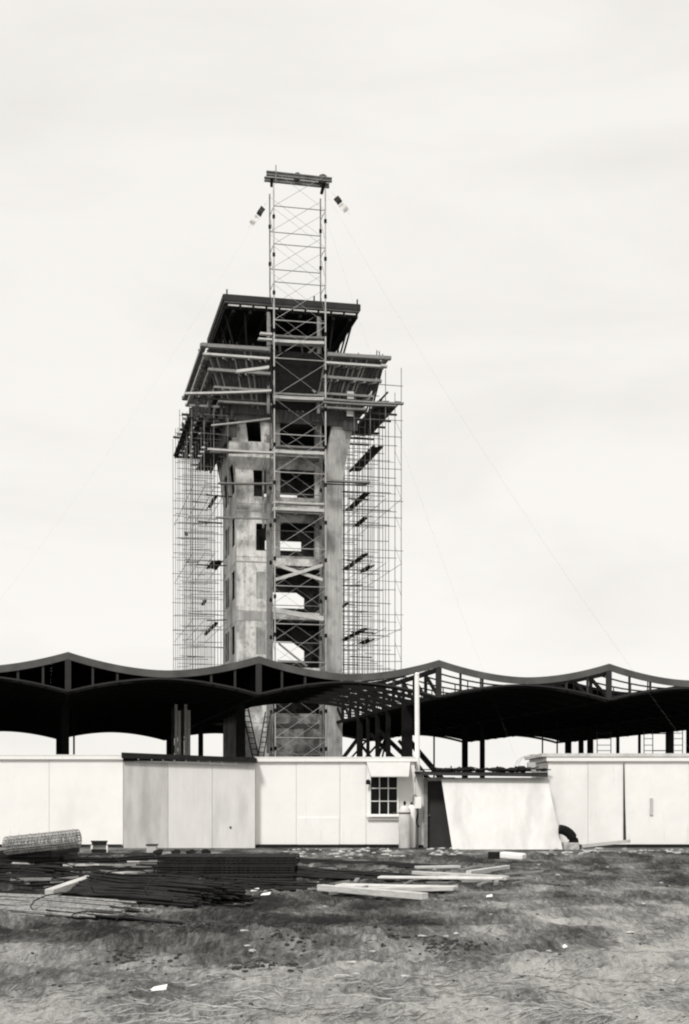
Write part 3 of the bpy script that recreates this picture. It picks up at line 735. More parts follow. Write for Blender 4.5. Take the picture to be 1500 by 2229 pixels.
# columns
def kline(k, px):
    r = (px-CX)/F; p = K(k*S, 0, 0); # p + v*V at px
    v = (p.x-r*p.y)/(r*cu+su); return v
cols = []
for k in (-1, 0):
    for j in range(1, 7): cols.append((k*S, j*S, .36))
cols += [(S, kline(1, 524), .42), (S, kline(1, 437), .28), (S, kline(1, 407), .3), (S, kline(1, 394), .34), (S, kline(1, 368), .4),
         (2*S, kline(2, 886), .5), (2*S, kline(2, 845), .2), (2*S, kline(2, 822), .2), (2*S, kline(2, 801), .14), (2*S, kline(2, 783), .3),
         (3*S, kline(3, 1050), .24), (3*S, kline(3, 1012), .32), (4*S, kline(4, 1285), .32), (4*S, kline(4, 1265), .26), (4*S, kline(4, 1237), .36),
         (5*S, kline(5, 1458), .5), (5*S, kline(5, 1392), .1), (4*S, kline(4, 1498), .1), (4*S, kline(4, 1345), .1)]
for (u, v, wd) in cols:
    q = MB(); q.box(K, (u-wd/2, v-.15, 0), (u+wd/2, v-.11, 6.2)); q.box(K, (u-wd/2, v+.11, 0), (u+wd/2, v+.15, 6.2)); q.box(K, (u-wd/2+.02, v-.108, 0), (u+wd/2-.02, v+.108, 6.2)); q.build('column', 'steelb', ca)
for (px, pz) in ((161, 0), (945, 0), (1181, 0), (1213, 0), (600, 1)):
    p = onp(px, 1600, 14 if px < 1000 else 20, K0)
    if pz: continue
    q = MB(); q.tube(W(p.x, p.y, 0), W(p.x, p.y, 6.7), .05, 6); q.build('thin_post', 'steelb', ca)
# raking props
for (x0, y0, x1, y1, v, wd) in ((747, 1650, 782, 1604, 20, .22), (776, 1608, 812, 1655, 20, .14), (806, 1598, 862, 1655, 12, .2), (826, 1592, 905, 1668, 10, .22), (880, 1600, 952, 1684, 7, .26), (868, 1612, 925, 1684, 6, .14), (790, 1655, 850, 1590, 14, .1),
    (362, 1650, 400, 1606, 30, .26), (398, 1650, 372, 1628, 28, .2), (760, 1655, 800, 1610, 26, .1), (842, 1600, 820, 1655, 16, .12), (902, 1530, 880, 1655, 9, .1), (845, 1590, 858, 1530, 16, .08)):
    q = MB(); a = onp(x0, y0, v, K0); b_ = onp(x1, y1, v, K0)
    if y0 > y1: a, b_ = b_, a
    b2 = a+(b_-a)*((a.z)/(a.z-b_.z)) if a.z-b_.z > .5 else b_
    q.beam(a, b2, wd, .15, up=V); tag(q.build('raking_prop', 'steelb'), 'slanting dark steel prop under the canopy, at %s' % {747: 'the tower foot, leaning left', 776: 'the tower foot, leaning right', 806: 'the dark column cluster, nearest the tower', 826: 'the dark column cluster, thick and falling right', 880: 'the white pole, thickest and falling right', 868: 'the white pole, thin and lower', 790: 'the middle of the column cluster, rising right', 362: 'the left of the tower, rising right', 398: 'the left of the tower, short and falling', 760: 'the back right of the tower, thin', 842: 'the column cluster, steep and leaning left', 902: 'the widest column, nearly upright', 845: 'the column cluster, thin and high'}[x0], 'prop', 'raking props under the canopy')
# pale crate like formwork stack left of the tower under the canopy
fo = thing('shutter_stack', 'grey timber shutter standing upright under the canopy left of the tower', 'shutter', K(6.1, 12, 0), TH)
for i in range(6):
    q = MB(); q.box(K, (5.55+i*.17, 12, .0), (5.70+i*.17, 12.1, 6.3+.2*math.sin(i*2))); q.build('board', 'wood' if i % 3 else 'woodd', fo)
# ladders leaning at the tower foot
for (x0, y0, x1, y1, lb) in ((556, 1645, 532, 1535, 'long ladder leaning left against the column at the tower foot'), (568, 1645, 584, 1550, 'narrow ladder leaning right against the tower front')):
    a = onp(x0, y0, -1.2 if x0 > 560 else -8); b_ = onp(x1, y1, -.9 if x0 > 560 else -8)
    a2 = a+(a-b_)*(a.z/(b_.z-a.z))
    ld = thing('ladder', lb, 'ladder', a2, TH, 'ladders at the tower foot'); s_ = U*.17
    for sg in (-1, 1):
        q = MB(); q.beam(a2+s_*sg, b_+s_*sg, .06, .1, up=V); q.build('stile', 'woodd', ld)
    q = MB(); nr = 22
    for i in range(1, nr):
        p = a2.lerp(b_, i/nr); q.tube(p-s_, p+s_, .025, 4)
    q.build('rungs', 'woodd', ld)
# frame scaffolds far right under the canopy
for (xa, xb, lb) in ((1402, 1421, 'thin scaffold frame under the canopy joined by level rails to the wide column'), (1466, 1486, 'thin scaffold frame under the canopy at the far right edge'), (1300, 1330, 'faint scaffold frame under the canopy beside the three close columns')):
    o = thing('frame_scaffold', lb, 'scaffold', W((xa-750)/3000*85, 85, 0), 0, 'small scaffold frames under the canopy on the right')
    for x in (xa, xb):
        q = MB(); a = pp(x, 1590, 85); q.tube(W(a.x, 85, 0), a, .028, 5); q.build('standard', 'steelf', o)
    q = MB()
    for yy_ in (1596, 1608, 1622, 1634, 1650, 1664): q.tube(pp(xa, yy_, 85), pp(xb, yy_, 85), .02, 4)
    if xa == 1402:
        for yy_ in (1597, 1634): q.tube(pp(xb, yy_, 85), pp(1452, yy_, 85), .03, 4)
    q.build('rail', 'steelf', o)

# ================================================================ SITE HUTS
HYd = 43.8                        # depth of the hut fronts
def hx(px, y=HYd): return (px-CX)/F*y
def hz(py, y=HYd): return EYE+(HY-py)/F*y
def hut(name, label, x0, x1, ytop, ybot, y, seams, mt, roofmat, depth=4, over=.06, lip=.12, mts=None):
    o = thing(name, label, 'hut', W((hx(x0, y)+hx(x1, y))/2, y, 0), 0, 'row of white site huts')
    X0, X1, z1, z0 = hx(x0, y), hx(x1, y), hz(ytop, y), hz(ybot, y)
    q = MB(); q.box(W, (X0+.02, y+.03, z0-.05), (X1-.02, y+depth, z1-.02)); q.build('core', 'white2', o)
    xs = [X0]+[hx(s_, y) for s_ in seams]+[X1]
    for i, (a, b_) in enumerate(zip(xs, xs[1:])):
        q = MB(); jt = .004*((i*7) % 3); q.box(W, (a+.006, y-jt, z0), (b_-.006, y+.028, z1)); q.build('wall_panel', (mts[i] if mts else mt), o)
    q = MB(); q.box(W, (X0-over, y-.09, z1), (X1+over, y+depth+.1, z1+lip)); q.build('roof_edge', roofmat, o)
    q = MB(); q.box(W, (X0-over+.02, y-.1, z1+lip+.002), (X1+over-.02, y+depth+.1, z1+lip+.03)); q.build('roof_felt', 'white2' if roofmat == 'white' else 'tar', o)
    q = MB(); q.box(W, (X0+.05, y+.02, -.02), (X1-.05, y+.12, z0+.01)); q.build('skirt', 'woodd', o)
    return o
h1 = hut('site_hut', 'long white hut at the far left of the row', -260, 268, 1653, 1838, 43.9, [-150, 107], 'white', 'white')
hp = hut('plywood_store', 'grey plywood lean-to between two white huts, under a black felt roof', 268.5, 555.5, 1657, 1846, 43.3, [366, 462], 'ply', 'tar', 3.0, .0, .1, ['ply', 'plyl', 'plyl'])
X0, X1 = hx(268, 43.3), hx(558, 43.3)
q = MB(); za, zb = hz(1638, 43.2), hz(1650, 43.2)
q.hexa([W(X0-.02, 43.1, za-.18), W(X1, 43.1, zb-.15), W(X1, 46.3, zb-.1), W(X0-.02, 46.3, za-.1), W(X0-.02, 43.1, za), W(X1, 43.1, zb), W(X1, 46.3, zb+.02), W(X0-.02, 46.3, za+.02)]); q.build('felt_roof', 'tar', hp)
q = MB(); q.beam(W(X0+.35, 43.24, za-.25), W(X1-.5, 43.24, zb-.21), .04, .06); st = q.build('batten', 'plyl', hp)
q = MB()
for i in range(9):
    t = (i+.3+random.uniform(-.1, .1))/9; q.lump(W(X0+.4+(X1-X0-.8)*t, 43.2, za-.20+(zb-za+.04)*t), .035, seed=i)
q.build('bolt', 'white', st)
q = MB(); q.tube(W(hx(502, 43.3), 43.27, hz(1801, 43.3)), W(hx(502, 43.3), 43.3, hz(1801, 43.3)), .035, 8); q.build('knot_hole', 'tar', hp)
h2 = hut('site_hut', 'white hut with the small paned window and gas cylinder, right of the plywood store', 556, 903, 1658, 1838, 43.7, [645, 740, 797], 'white', 'white')
q = MB(); q.box(W, (hx(556), 43.58, -.02), (hx(921), 43.68, hz(1839))); q.build('base_board', 'tar', h2)
# rust streak: a stained patch
q = MB(); q.box(W, (hx(648), 43.68, hz(1838)), (hx(738), 43.696, hz(1780))); q.build('patch_panel', 'white2', h2)
# window
wn = MB(); x0, x1, z1, z0 = hx(803), hx(868), hz(1688), hz(1772)
for a, b_ in (((x0, z0-.05), (x1, z0)), ((x0, z1), (x1, z1+.05)), ((x0, z0), (x0+.06, z1)), ((x1-.06, z0), (x1, z1))):
    wn.box(W, (a[0], 43.62, a[1]), (b_[0], 43.69, b_[1]))
wf = wn.build('window_frame', 'white', h2)
q = MB(); q.box(W, (x0+.06, 43.665, z0), (x1-.06, 43.685, z1)); q.build('pane', 'glass', wf)
q = MB()
for i in (1, 2): xx = x0+.06+(x1-x0-.12)*i/3; q.box(W, (xx-.014, 43.64, z0+.002), (xx+.014, 43.664, z1-.002))
for i in (1, 2): zz = z0+(z1-z0)*i/3; q.box(W, (x0+.062, 43.636, zz-.014), (x1-.062, 43.662, zz+.014))
q.build('glazing_bar', 'white', wf)
q = MB(); q.box(W, (hx(798), 43.56, z0-.09), (hx(872), 43.66, z0-.052)); q.build('sill', 'white', wf)
q = MB(); q.box(W, (hx(800), 43.62, hz(1784)), (hx(875), 43.67, hz(1781))); q.build('ledge', 'white2', h2)
q = MB(); a, b_, c, d_ = hx(797), hx(868), hz(1658), hz(1692)
q.hexa([W(hx(808, 43), 43.0, d_), W(hx(890, 43), 43.0, d_), W(hx(893), 43.69, c), W(a, 43.69, c), W(hx(808, 43), 43.0, d_+.03), W(hx(890, 43), 43.0, d_+.03), W(hx(893), 43.69, c+.03), W(a, 43.69, c+.03)])
q.build('awning', 'awn', h2)
q = MB(); q.lathe(W(hx(801), 43.5, hz(1708)), [(.03, .0), (.08, .03), (.07, .12), (.03, .16)], 10); q.tube(W(hx(801), 43.5, hz(1700)), W(hx(800), 43.69, hz(1698)), .02, 5); q.build('wall_lamp', 'steelb', h2)
# gas cylinder
gc = thing('gas_cylinder', 'tall pale gas cylinder standing against the hut below the window', 'gas cylinder', W(hx(881, 43), 43.0, 0))
bs = W(hx(881, 43), 43.0, 0)
q = MB(); q.lathe(bs, [(.17, 0), (.185, .03), (.185, 1.12), (.17, 1.22), (.11, 1.31), (.05, 1.34)], 20); q.build('body', 'cyl', gc, True)
q = MB(); q.lathe(bs, [(.19, 1.08), (.192, 1.13)], 20); q.build('collar_ring', 'steelf', gc)
q = MB(); q.lathe(bs, [(.03, 1.34), (.035, 1.4), (.06, 1.41), (.02, 1.48)], 8); q.build('valve', 'steelb', gc)
q = MB(); q.tube(bs+W(-.35, .3, 1.12), bs+W(-.1, .0, 1.1), .015, 5); q.build('hose', 'steelf', gc)
gc2 = thing('gas_cylinder', 'partly hidden white gas cylinder just behind and right of the other one', 'gas cylinder', W(hx(897, 43.4), 43.4, 0))
b2 = W(hx(896, 43.4), 43.4, 0); q = MB(); q.lathe(b2, [(.13, 0), (.14, .03), (.14, 1.2), (.11, 1.3), (.04, 1.36)], 16); q.build('body', 'white2', gc2, True)
q = MB(); q.lathe(b2, [(.03, 1.36), (.05, 1.42), (.02, 1.46)], 8); q.build('valve', 'steelf', gc2)
# white pole
wp = thing('white_pole', 'tall white service pole rising from the hut corner in front of the canopy', 'pole', W(hx(908, 44.3), 44.3, 0))
q = MB(); q.tube(W(hx(910, 44.3), 44.3, 0), W(hx(907.5, 44.3), 44.3, hz(1468, 44.3)), .085, 10, .075); q.build('shaft', 'white2', wp)
q = MB(); q.tube(W(hx(907.5, 44.3), 44.3, hz(1468, 44.3)), W(hx(907.5, 44.3), 44.3, hz(1464, 44.3)), .09, 10, .03); q.build('cap', 'white2', wp)
# meter box with pipes
mb_ = thing('meter_box', 'small white meter box with conduits on the hut corner beside the dark door', 'meter box', W(hx(910, 43.4), 43.4, 0))
q = MB(); q.box(W, (hx(903, 43.4), 43.3, hz(1760, 43.4)), (hx(917, 43.4), 43.5, hz(1735, 43.4))); q.build('box', 'white2', mb_, bevel=.015)
q = MB(); q.path([W(hx(909, 43.4), 43.4, 0), W(hx(909, 43.4), 43.4, hz(1760, 43.4))], .035, 6); q.build('conduit', 'steelf', mb_)
q = MB(); q.path([W(hx(913, 43.4), 43.36, hz(1800, 43.4)), W(hx(905, 43.4), 43.36, hz(1790, 43.4)), W(hx(911, 43.4), 43.36, hz(1770, 43.4))], .022, 5); q.build('bent_pipe', 'steelb', mb_)
q = MB(); q.path([W(hx(899, 43.4), 43.4, hz(1765, 43.4)), W(hx(899, 43.4), 43.4, hz(1737, 43.4)), W(hx(902, 43.4), 43.4, hz(1730, 43.4)), W(hx(906, 43.4), 43.4, hz(1732, 43.4)), W(hx(909, 43.4), 43.4, hz(1740, 43.4))], .02, 5); q.build('gas_pipe', 'tube', mb_)
# lean-to with dark door and leaning sheet
lt = thing('lean_to', 'low lean-to with black roof edge and dark doorway, right of the window hut', 'lean-to', W(hx(1050, 43.8), 43.8, 0), 0)
q = MB(); q.box(W, (hx(918), 43.9, -.02), (hx(1190), 46.5, hz(1693))); q.build('wall', 'white2', lt)
q = MB(); q.box(W, (hx(904), 43.72, .0), (hx(922), 43.9, hz(1678))); q.build('corner_board', 'plyl', lt)
q = MB(); q.box(W, (hx(922), 43.6, .0), (hx(930), 43.88, hz(1697))); q.build('door_post', 'wood2', lt)
q = MB(); q.box(W, (hx(930)+.003, 43.78, .0), (hx(990), 43.87, hz(1700))); dr = q.build('door', 'door', lt)
q = MB(); q.lump(W(hx(934), 43.76, hz(1775)), .04); q.build('handle', 'tube', dr)
q = MB(); q.box(W, (hx(930)+.003, 43.74, hz(1700)), (hx(990), 43.87, hz(1692))); q.build('door_lintel', 'ply', lt)
Y1 = 43.1
q = MB(); q.hexa([W(hx(905, Y1), Y1, hz(1685, Y1)), W(hx(1192, Y1), Y1, hz(1691, Y1)), W(hx(1192, Y1), 46.8, hz(1686, Y1)), W(hx(905, Y1), 46.8, hz(1680, Y1)), W(hx(905, Y1), Y1, hz(1679, Y1)), W(hx(1192, Y1), Y1, hz(1682, Y1)), W(hx(1192, Y1), 46.8, hz(1678, Y1)), W(hx(905, Y1), 46.8, hz(1675, Y1))])
q.build('roof', 'tar', lt)
q = MB(); q.beam(W(hx(912, Y1), Y1-.03, hz(1684, Y1)), W(hx(1192, Y1), Y1-.03, hz(1688, Y1)), .04, .09); q.build('roof_batten', 'woodd', lt)
ls = MB()
yb, yt = 42.25, 43.3
ls.hexa([W(hx(985, yb), yb, .0), W(hx(1225, yb), yb, .0), W(hx(1225, yb), yb+.05, .0), W(hx(985, yb), yb+.05, .0), W(hx(961, yt), yt, hz(1696, yt)), W(hx(1192, yt), yt, hz(1694, yt)), W(hx(1192, yt), yt+.05, hz(1694, yt)), W(hx(961, yt), yt+.05, hz(1696, yt))])
tag(ls.build('leaning_sheet', 'plyl'), 'big pale sheet of board leaning against the lean-to beside the dark doorway', 'board')
# junk on the lean-to roof
random.seed(21)
q = MB()
for i in range(70):
    x = hx(random.uniform(950, 1188), 44); y = random.uniform(43.2, 44.6); z_ = hz(1677, 43.5)+.0
    if random.random() < .5: q.beam(W(x, y, z_+random.uniform(.0, .06)), W(x+random.uniform(-.7, .7), y+random.uniform(-.3, .3), z_+random.uniform(.02, .14)), .03, .03)
    else: q.lump(W(x, y, z_+.02), random.uniform(.04, .13), 1.6, 1, .6, i)
o = q.build('roof_debris', 'tar'); o['kind'] = 'stuff'; tag(o, 'low tangle of dark scraps lying along the lean-to roof', 'debris')
o['kind'] = 'stuff'
q = MB(); q.lump(W(hx(1132, 44), 44, hz(1678, 44)+.05), .2, 1.3, 1, .5, 5, 10, 6); tag(q.build('sack', 'tar', smooth=True), 'dark rounded sack lying on the lean-to roof near its right end', 'sack')
q = MB(); q.box(W, (hx(1148, 44), 43.8, hz(1680, 44)), (hx(1164, 44), 44.1, hz(1660, 44))); bx = q.build('crate', 'ply'); tag(bx, 'small pale slatted crate on the lean-to roof', 'crate')
tf = thing('hoop_frame', 'faint pale wire hoops arching above the right end of the lean-to roof', 'frame', W(hx(1160, 44.5), 44.5, hz(1680, 44)))
for dy in (0, .8):
    q = MB(); pts = [W(hx(1128+i*6.5, 44.5), 44.4+dy, hz(1662-20*math.sin(math.pi*i/10)**.6, 44.5)) for i in range(11)]; q.path([W(pts[0].x, pts[0].y, hz(1680, 44))]+pts+[W(pts[-1].x, pts[-1].y, hz(1680, 44))], .012, 4); q.build('hoop', 'cyl', tf)
# right hut
h3 = hut('site_hut', 'long white hut at the right end of the row, with the dark vertical seam', 1193, 1760, 1657, 1838, 43.9, [1280, 1360, 1500], 'white2', 'white')
q = MB(); q.box(W, (hx(1178), 43.78, hz(1647)), (hx(1770), 47.9, hz(1640))); q.build('roof_top', 'cyl', h3)
q = MB(); q.hexa([W(hx(1358), 43.86, hz(1830)), W(hx(1364), 43.86, hz(1830)), W(hx(1364), 43.9, hz(1830)), W(hx(1358), 43.9, hz(1830)), W(hx(1358), 43.86, hz(1662)), W(hx(1359.5), 43.86, hz(1662)), W(hx(1359.5), 43.9, hz(1662)), W(hx(1358), 43.9, hz(1662))]); q.build('open_seam', 'woodd', h3)
q = MB(); q.box(W, (hx(1416), 43.84, hz(1774)), (hx(1422), 43.895, hz(1737))); q.build('door_handle', 'ply', h3)
q = MB(); q.box(W, (hx(1365), 43.75, -.02), (hx(1765), 43.88, hz(1838))); q.build('base_board', 'tar', h3)
q = MB(); q.beam(W(hx(1262), 43.4, .06), W(hx(1366), 43.4, .22), .1, .1); tag(q.build('sill_timber', 'ply'), 'pale timber on the ground along the foot of the right hut', 'timber')
# elbow duct on its block
ed = thing('elbow_duct', 'black curved duct elbow standing on a small block beside the leaning sheet', 'duct', W(hx(1240, 42.3), 42.3, 0))
pts = [W(hx(1217, 42.3)+.46*math.sin(R(a_)), 42.3, hz(1838, 42.3)+.0+.46*math.cos(R(a_))) for a_ in range(0, 91, 9)]
q = MB(); q.rod(pts, [.15]*len(pts), 14); q.build('elbow', 'steelb', ed, True)
q = MB(); q.box(W, (hx(1226, 42.3), 42.0, -.02), (hx(1258, 42.3), 42.6, hz(1834, 42.3))); q.build('block', 'rubble', ed, bevel=.02)

# ================================================================ YARD MATERIALS
random.seed(31)
def g(x, y): return ghe(x, y)
def GP(px, py, dz=0):
    p = G(px, py); return W(p.x, p.y, g(p.x, p.y)+dz)
# rebar bundles
def bundle(name, label, p0, p1, wd, ht, nbar, mt, r=.016, spread=.3, tail=0):
    p0, p1 = Vector(p0), Vector(p1); d_ = (p1-p0).normalized(); s_ = d_.cross(Z).normalized()
    o = thing(name, label, 'rebar', p0.lerp(p1, .5)*1.0, 0, 'bundles of steel bars on the ground')
    q = MB()
    for i in range(nbar):
        a = random.uniform(-1, 1); hh = random.random()*(1-abs(a)*.8)
        A = p0+s_*(a*wd*.5)+Z*(r+hh*ht); B = p1+s_*(a*wd*.5*(1+random.uniform(-spread, spread)))+Z*(r+hh*ht*random.uniform(.5, 1))
        A += d_*random.uniform(-.3, .3); B += d_*random.uniform(-.5, .35+tail)
        Mx = A.lerp(B, .33)+s_*random.uniform(-.06, .06)-Z*.02; M2 = A.lerp(B, .66)+s_*random.uniform(-.06, .06)+Z*.01
        q.path([A, Mx, M2, B], r, 5)
    q.build('bars', mt, o)
    for t in (.3, .78):
        c = p0.lerp(p1, t); q = MB(); pts = [c+s_*wd*.52*math.cos(x_)+Z*(ht*.5+ht*.62*math.sin(x_)) for x_ in [k*math.pi/6 for k in range(13)]]
        q.path([Vector((p.x, p.y, max(p.z, c.z+.005))) for p in pts], .01, 4); q.build('tie_wire', 'bar', o)
    return o
bundle('rebar_bundle', 'pale grey bundle of long steel bars lying at the lower left edge', GP(-160, 1960), GP(225, 1985), 1.15, .26, 190, 'barl', .017, .25, .3)
bundle('rebar_bundle', 'few loose bars splaying out right of the pale bar bundle', GP(120, 1988), GP(320, 2003), .35, .08, 14, 'bar', .015, .4, .5)
bundle('rebar_bundle', 'dark bundle of steel bars with blunt end, right of the pale timber', GP(205, 1944), GP(450, 1966), 1.3, .42, 260, 'bar', .018, .15, .2)
bundle('rebar_bundle', 'dark tangle of bars lying just behind the pale grey bundle', GP(-40, 1915), GP(150, 1925), 1.6, .35, 110, 'bar', .018, .5, .2)
bundle('rebar_bundle', 'dark flat bundle of bars between the left stack and the mesh cages', GP(165, 1892), GP(345, 1885), 1.6, .3, 90, 'bar', .02, .3, .2)
bundle('rebar_bundle', 'dark bars lying on the bare ground right of the mesh cages, far ones', GP(645, 1872), GP(905, 1888), .9, .10, 40, 'bar', .02, .3, .4)
bundle('rebar_bundle', 'dark bars lying on the bare ground right of the mesh cages, near ones', GP(630, 1900), GP(880, 1908), 1.4, .2, 70, 'bar', .02, .3, .4)
bundle('rebar_bundle', 'dark bars sprawled in front of the mesh cages', GP(250, 1925), GP(660, 1930), 1.0, .16, 80, 'bar', .018, .4, .4)
# reinforcement cages: longitudinals plus stirrups
def cage(label, c, L_, wd, ht, tilt, mt, nst, r=.014, nl=7, name='mesh_cage', grp='rebar cages stacked on the ground', rz=0, nlz=4):
    o = thing(name, label, 'rebar cage', c, rz, grp)
    dx = Vector((math.cos(rz)*math.cos(tilt), math.sin(rz), math.sin(tilt))); dy = Vector((-math.sin(rz), math.cos(rz), 0))
    q = MB()
    for i in range(nl):
        for k in range(nlz):
            if 0 < i < nl-1 and 0 < k < nlz-1: continue
            off = dy*(wd*(i/(nl-1)-.5))+Z*(ht*k/(nlz-1)+r)
            q.tube(c-dx*L_/2+off, c+dx*L_/2+off, r, 4)
    q.build('long_bars', mt, o)
    q = MB()
    for i in range(nst):
        p = c+dx*(L_*(i/(nst-1)-.5)); j = random.uniform(-.03, .03)
        a = p+dx*j-dy*wd/2+Z*.0; pts = [a, a+dy*wd, a+dy*wd+Z*(ht+.02), a+Z*(ht+.02), a]
        q.path(pts, r*.9, 4)
    q.build('stirrups', mt, o)
    return o
for lv, lb in enumerate(('bottom cage of the long dark rebar cage stack in the middle', 'middle cage of the long dark rebar cage stack in the middle', 'top cage of the long dark rebar cage stack in the middle')):
    c = GP(486, 1922); c = W(c.x+.04*lv, c.y+.1*lv+.5, c.z+.175*lv); cage(lb, c, 2.62+.12*math.sin(lv*3), 1.3, .15, 0, 'bar', 60, .015, 12, rz=R(-1))
c = GP(490, 1876); cage('long dark rebar cage lying behind the cage stack, close to the plywood store', c, 3.4, .9, .16, 0, 'bar', 60, .016, 8)
c = pp(92, 1833, 31.2); ax_ = W(math.cos(R(6)), -.05, math.sin(R(6))).normalized()
o = thing('mesh_roll', 'pale roll of wire mesh lying tilted on the black heap at the far left', 'mesh roll', W(c.x, 31.2, c.z-.25))
sd_ = ax_.cross(Z).normalized(); up_ = sd_.cross(ax_).normalized()
for li, rr in enumerate((.24, .17)):
    q = MB()
    for i in range(22):
        p = c+ax_*(1.62*(i/21-.5)+random.uniform(-.015, .015)+.02*li)
        q.path([p+(sd_*math.cos(t_)*1.35+up_*math.sin(t_)*.85)*rr*(1+.05*math.sin(i*2.+li)) for t_ in [k*math.pi/8 for k in range(17)]], .010, 4)
    for k in range(18):
        t_ = k*math.pi/9+li; d0 = (sd_*math.cos(t_)*1.35+up_*math.sin(t_)*.85)*rr
        q.tube(c-ax_*.83+d0, c+ax_*.83+d0, .010, 4)
    q.build('wire_layer', 'barm', o)
# black heap at the far left: timber and bars
q = MB(); cc = GP(85, 1886)
tm = thing('timber_heap', 'low black heap of timber under the pale mesh cage at the far left', 'timber heap', cc)
for i in range(16):
    lvl = i//6; y_ = cc.y+random.uniform(-.8, 1.2); x_ = cc.x+random.uniform(-.25, .25)
    q = MB(); q.beam(W(x_-.95+.05*lvl, y_, cc.z+.06+lvl*.11), W(x_+.85+random.uniform(-.1, .1)-.1*lvl, y_+random.uniform(-.2, .2), cc.z+.06+lvl*.13+random.uniform(0, .04)), .3, .11); q.build('timber', 'tar', tm)
# dark flat timbers across the yard left
tl_ = [(20, 1903, 175, 1897, 'dark', 'flat dark timber at the far left, below the black heap'), (178, 1862, 330, 1868, 'dark', 'long dark timber just behind the small trestle'), (175, 1878, 300, 1872, 'dark', 'dark timber in front of the small trestle'),
       (205, 1893, 285, 1888, 'pale', 'pale flat board left of the cage stack'), (150, 1889, 200, 1893, 'pale', 'small pale board at the foot of the black heap'), (290, 1893, 328, 1889, 'pale', 'short pale board touching the cage stack'),
       (100, 1900, 190, 1906, 'dark', 'dark timber in front of the small pale board'), (255, 1921, 285, 1918, 'pale', 'short pale board beside the long pale timber'), (350, 1932, 430, 1934, 'pale', 'thin pale lath lying above the dark bar bundle'),
       (30, 1892, 70, 1891, 'pale', 'pale scrap board at the far left edge')]
for (x0, y0, x1, y1, kd, lb) in tl_:
    hh_ = .2 if kd == 'pale' else .08; a = GP(x0, y0+6*(kd == 'pale'), hh_); b_ = GP(x1, y1+6*(kd == 'pale'), hh_); q = MB(); q.beam(a, b_, .3 if kd == 'pale' else .25, .12 if kd == 'dark' else .06); tag(q.build('timber', 'wood' if kd == 'pale' else 'woodd'), lb, 'timber', 'loose timbers in the yard on the left')
q = MB(); a = GP(105, 1946, .1); b_ = GP(198, 1914, .26); a, b_ = W(a.x, 24.0, .12), W((196-750)/3000*25.8, 25.8, .22)
a = pp(107, 1944, 22.4); b_ = pp(197, 1913, 23.6); q.beam(a, b_, .17, .12); tag(q.build('pale_timber', 'wood', bevel=.01), 'thick pale timber lying slantwise on the dark bars at the left', 'timber')
# small trestle with dark top
ts = thing('trestle', 'small white trestle with a flared black top left of the plywood store', 'trestle', GP(216, 1862))
yv = 40.0
q = MB(); q.hexa([pp(201, 1839, yv), pp(231, 1839, yv), pp(231, 1839, yv+.5), pp(201, 1839, yv+.5), pp(197, 1830, yv), pp(235, 1830, yv), pp(235, 1830, yv+.5), pp(197, 1830, yv+.5)]); q.build('top', 'tar', ts)
q = MB(); q.hexa([pp(200, 1852, yv+.1), pp(232, 1852, yv+.1), pp(232, 1852, yv+.3), pp(200, 1852, yv+.3), pp(202, 1839.3, yv+.1), pp(230, 1839.3, yv+.1), pp(230, 1839.3, yv+.3), pp(202, 1839.3, yv+.3)]); q.build('panel', 'ply', ts)
for x in (199, 232):
    q = MB(); p = pp(x, 1840, yv); q.beam(W(p.x, yv+.05, 0), p+W(0, .05, 0), .05, .06, up=V); q.build('leg', 'white', ts)
q = MB(); q.box(W, (pp(201, 1, yv).x, yv-.2, 0), (pp(231, 1, yv).x, yv+.04, .10)); q.build('lower_box', 'tar', ts)
q = MB(); p = pp(319, 1858, 40); p2 = pp(339, 1841, 40); q.box(W, (p.x, 40, 0), (p2.x, 40.4, p2.z)); cb = q.build('small_box', 'ply'); tag(cb, 'small pale box with a dark lid edge in front of the plywood store', 'box')
q = MB(); q.box(W, (p.x-.02, 39.98, p2.z+.002), (p2.x+.02, 40.42, p2.z+.04)); q.build('lid', 'woodd', cb)
# chunks standing along the top of the cage
for i, (px, lb) in enumerate(((345, 'leftmost'), (382, 'second from left'), (416, 'third from left'), (448, 'rightmost'))):
    q = MB(); p = pp(px, 1851, 39.6); q.lump(W(p.x, 39.6, p.z-.05), .1, 1.5, 1, .8, i); q.beam(W(p.x, 39.6, 0), p, .06, .06); tag(q.build('bar_support', 'tar'), 'dark lump on a stub at the plywood store foot, %s of four' % lb, 'support', 'dark stubs behind the cages')
# pale beams and slabs in the middle
def slab(label, x0, y0, x1, y1, wd, th, mt, dz=.04):
    a = GP(x0, y0, dz); b_ = GP(x1, y1, dz); a.z = b_.z = (a.z+b_.z)/2+dz; q = MB(); q.beam(a, b_, wd, th); return tag(q.build('timber_beam', mt, bevel=.012), label, 'beam', 'pale beams lying in the middle of the yard')
slab('bright white beam lying nearest, sloping down right in mid yard', 697, 1940, 925, 1960, .15, .11, 'wood')
slab('broad grey board lying flat just behind the white beam, left end', 738, 1930, 990, 1936, .45, .05, 'cyl')
slab('pale board edge right behind the white beam', 765, 1944, 985, 1940, .14, .08, 'wood')
slab('grey board in the middle of the pale beams', 825, 1918, 1095, 1921, .4, .04, 'cyl')
slab('thin pale lath crossing the boards at their far side', 900, 1902, 1105, 1913, .12, .09, 'wood')
slab('short white lath at the back of the boards', 905, 1900, 1000, 1898, .15, .06, 'wood')
slab('slender pale lath pointing up to the right', 1020, 1908, 1105, 1895, .12, .09, 'wood')
slab('small white board end beside the slender lath', 935, 1910, 1000, 1907, .2, .06, 'wood')
ms = thing('padded_block', 'white block with a dark end lying on the ground before the leaning sheet', 'block', GP(1102, 1872))
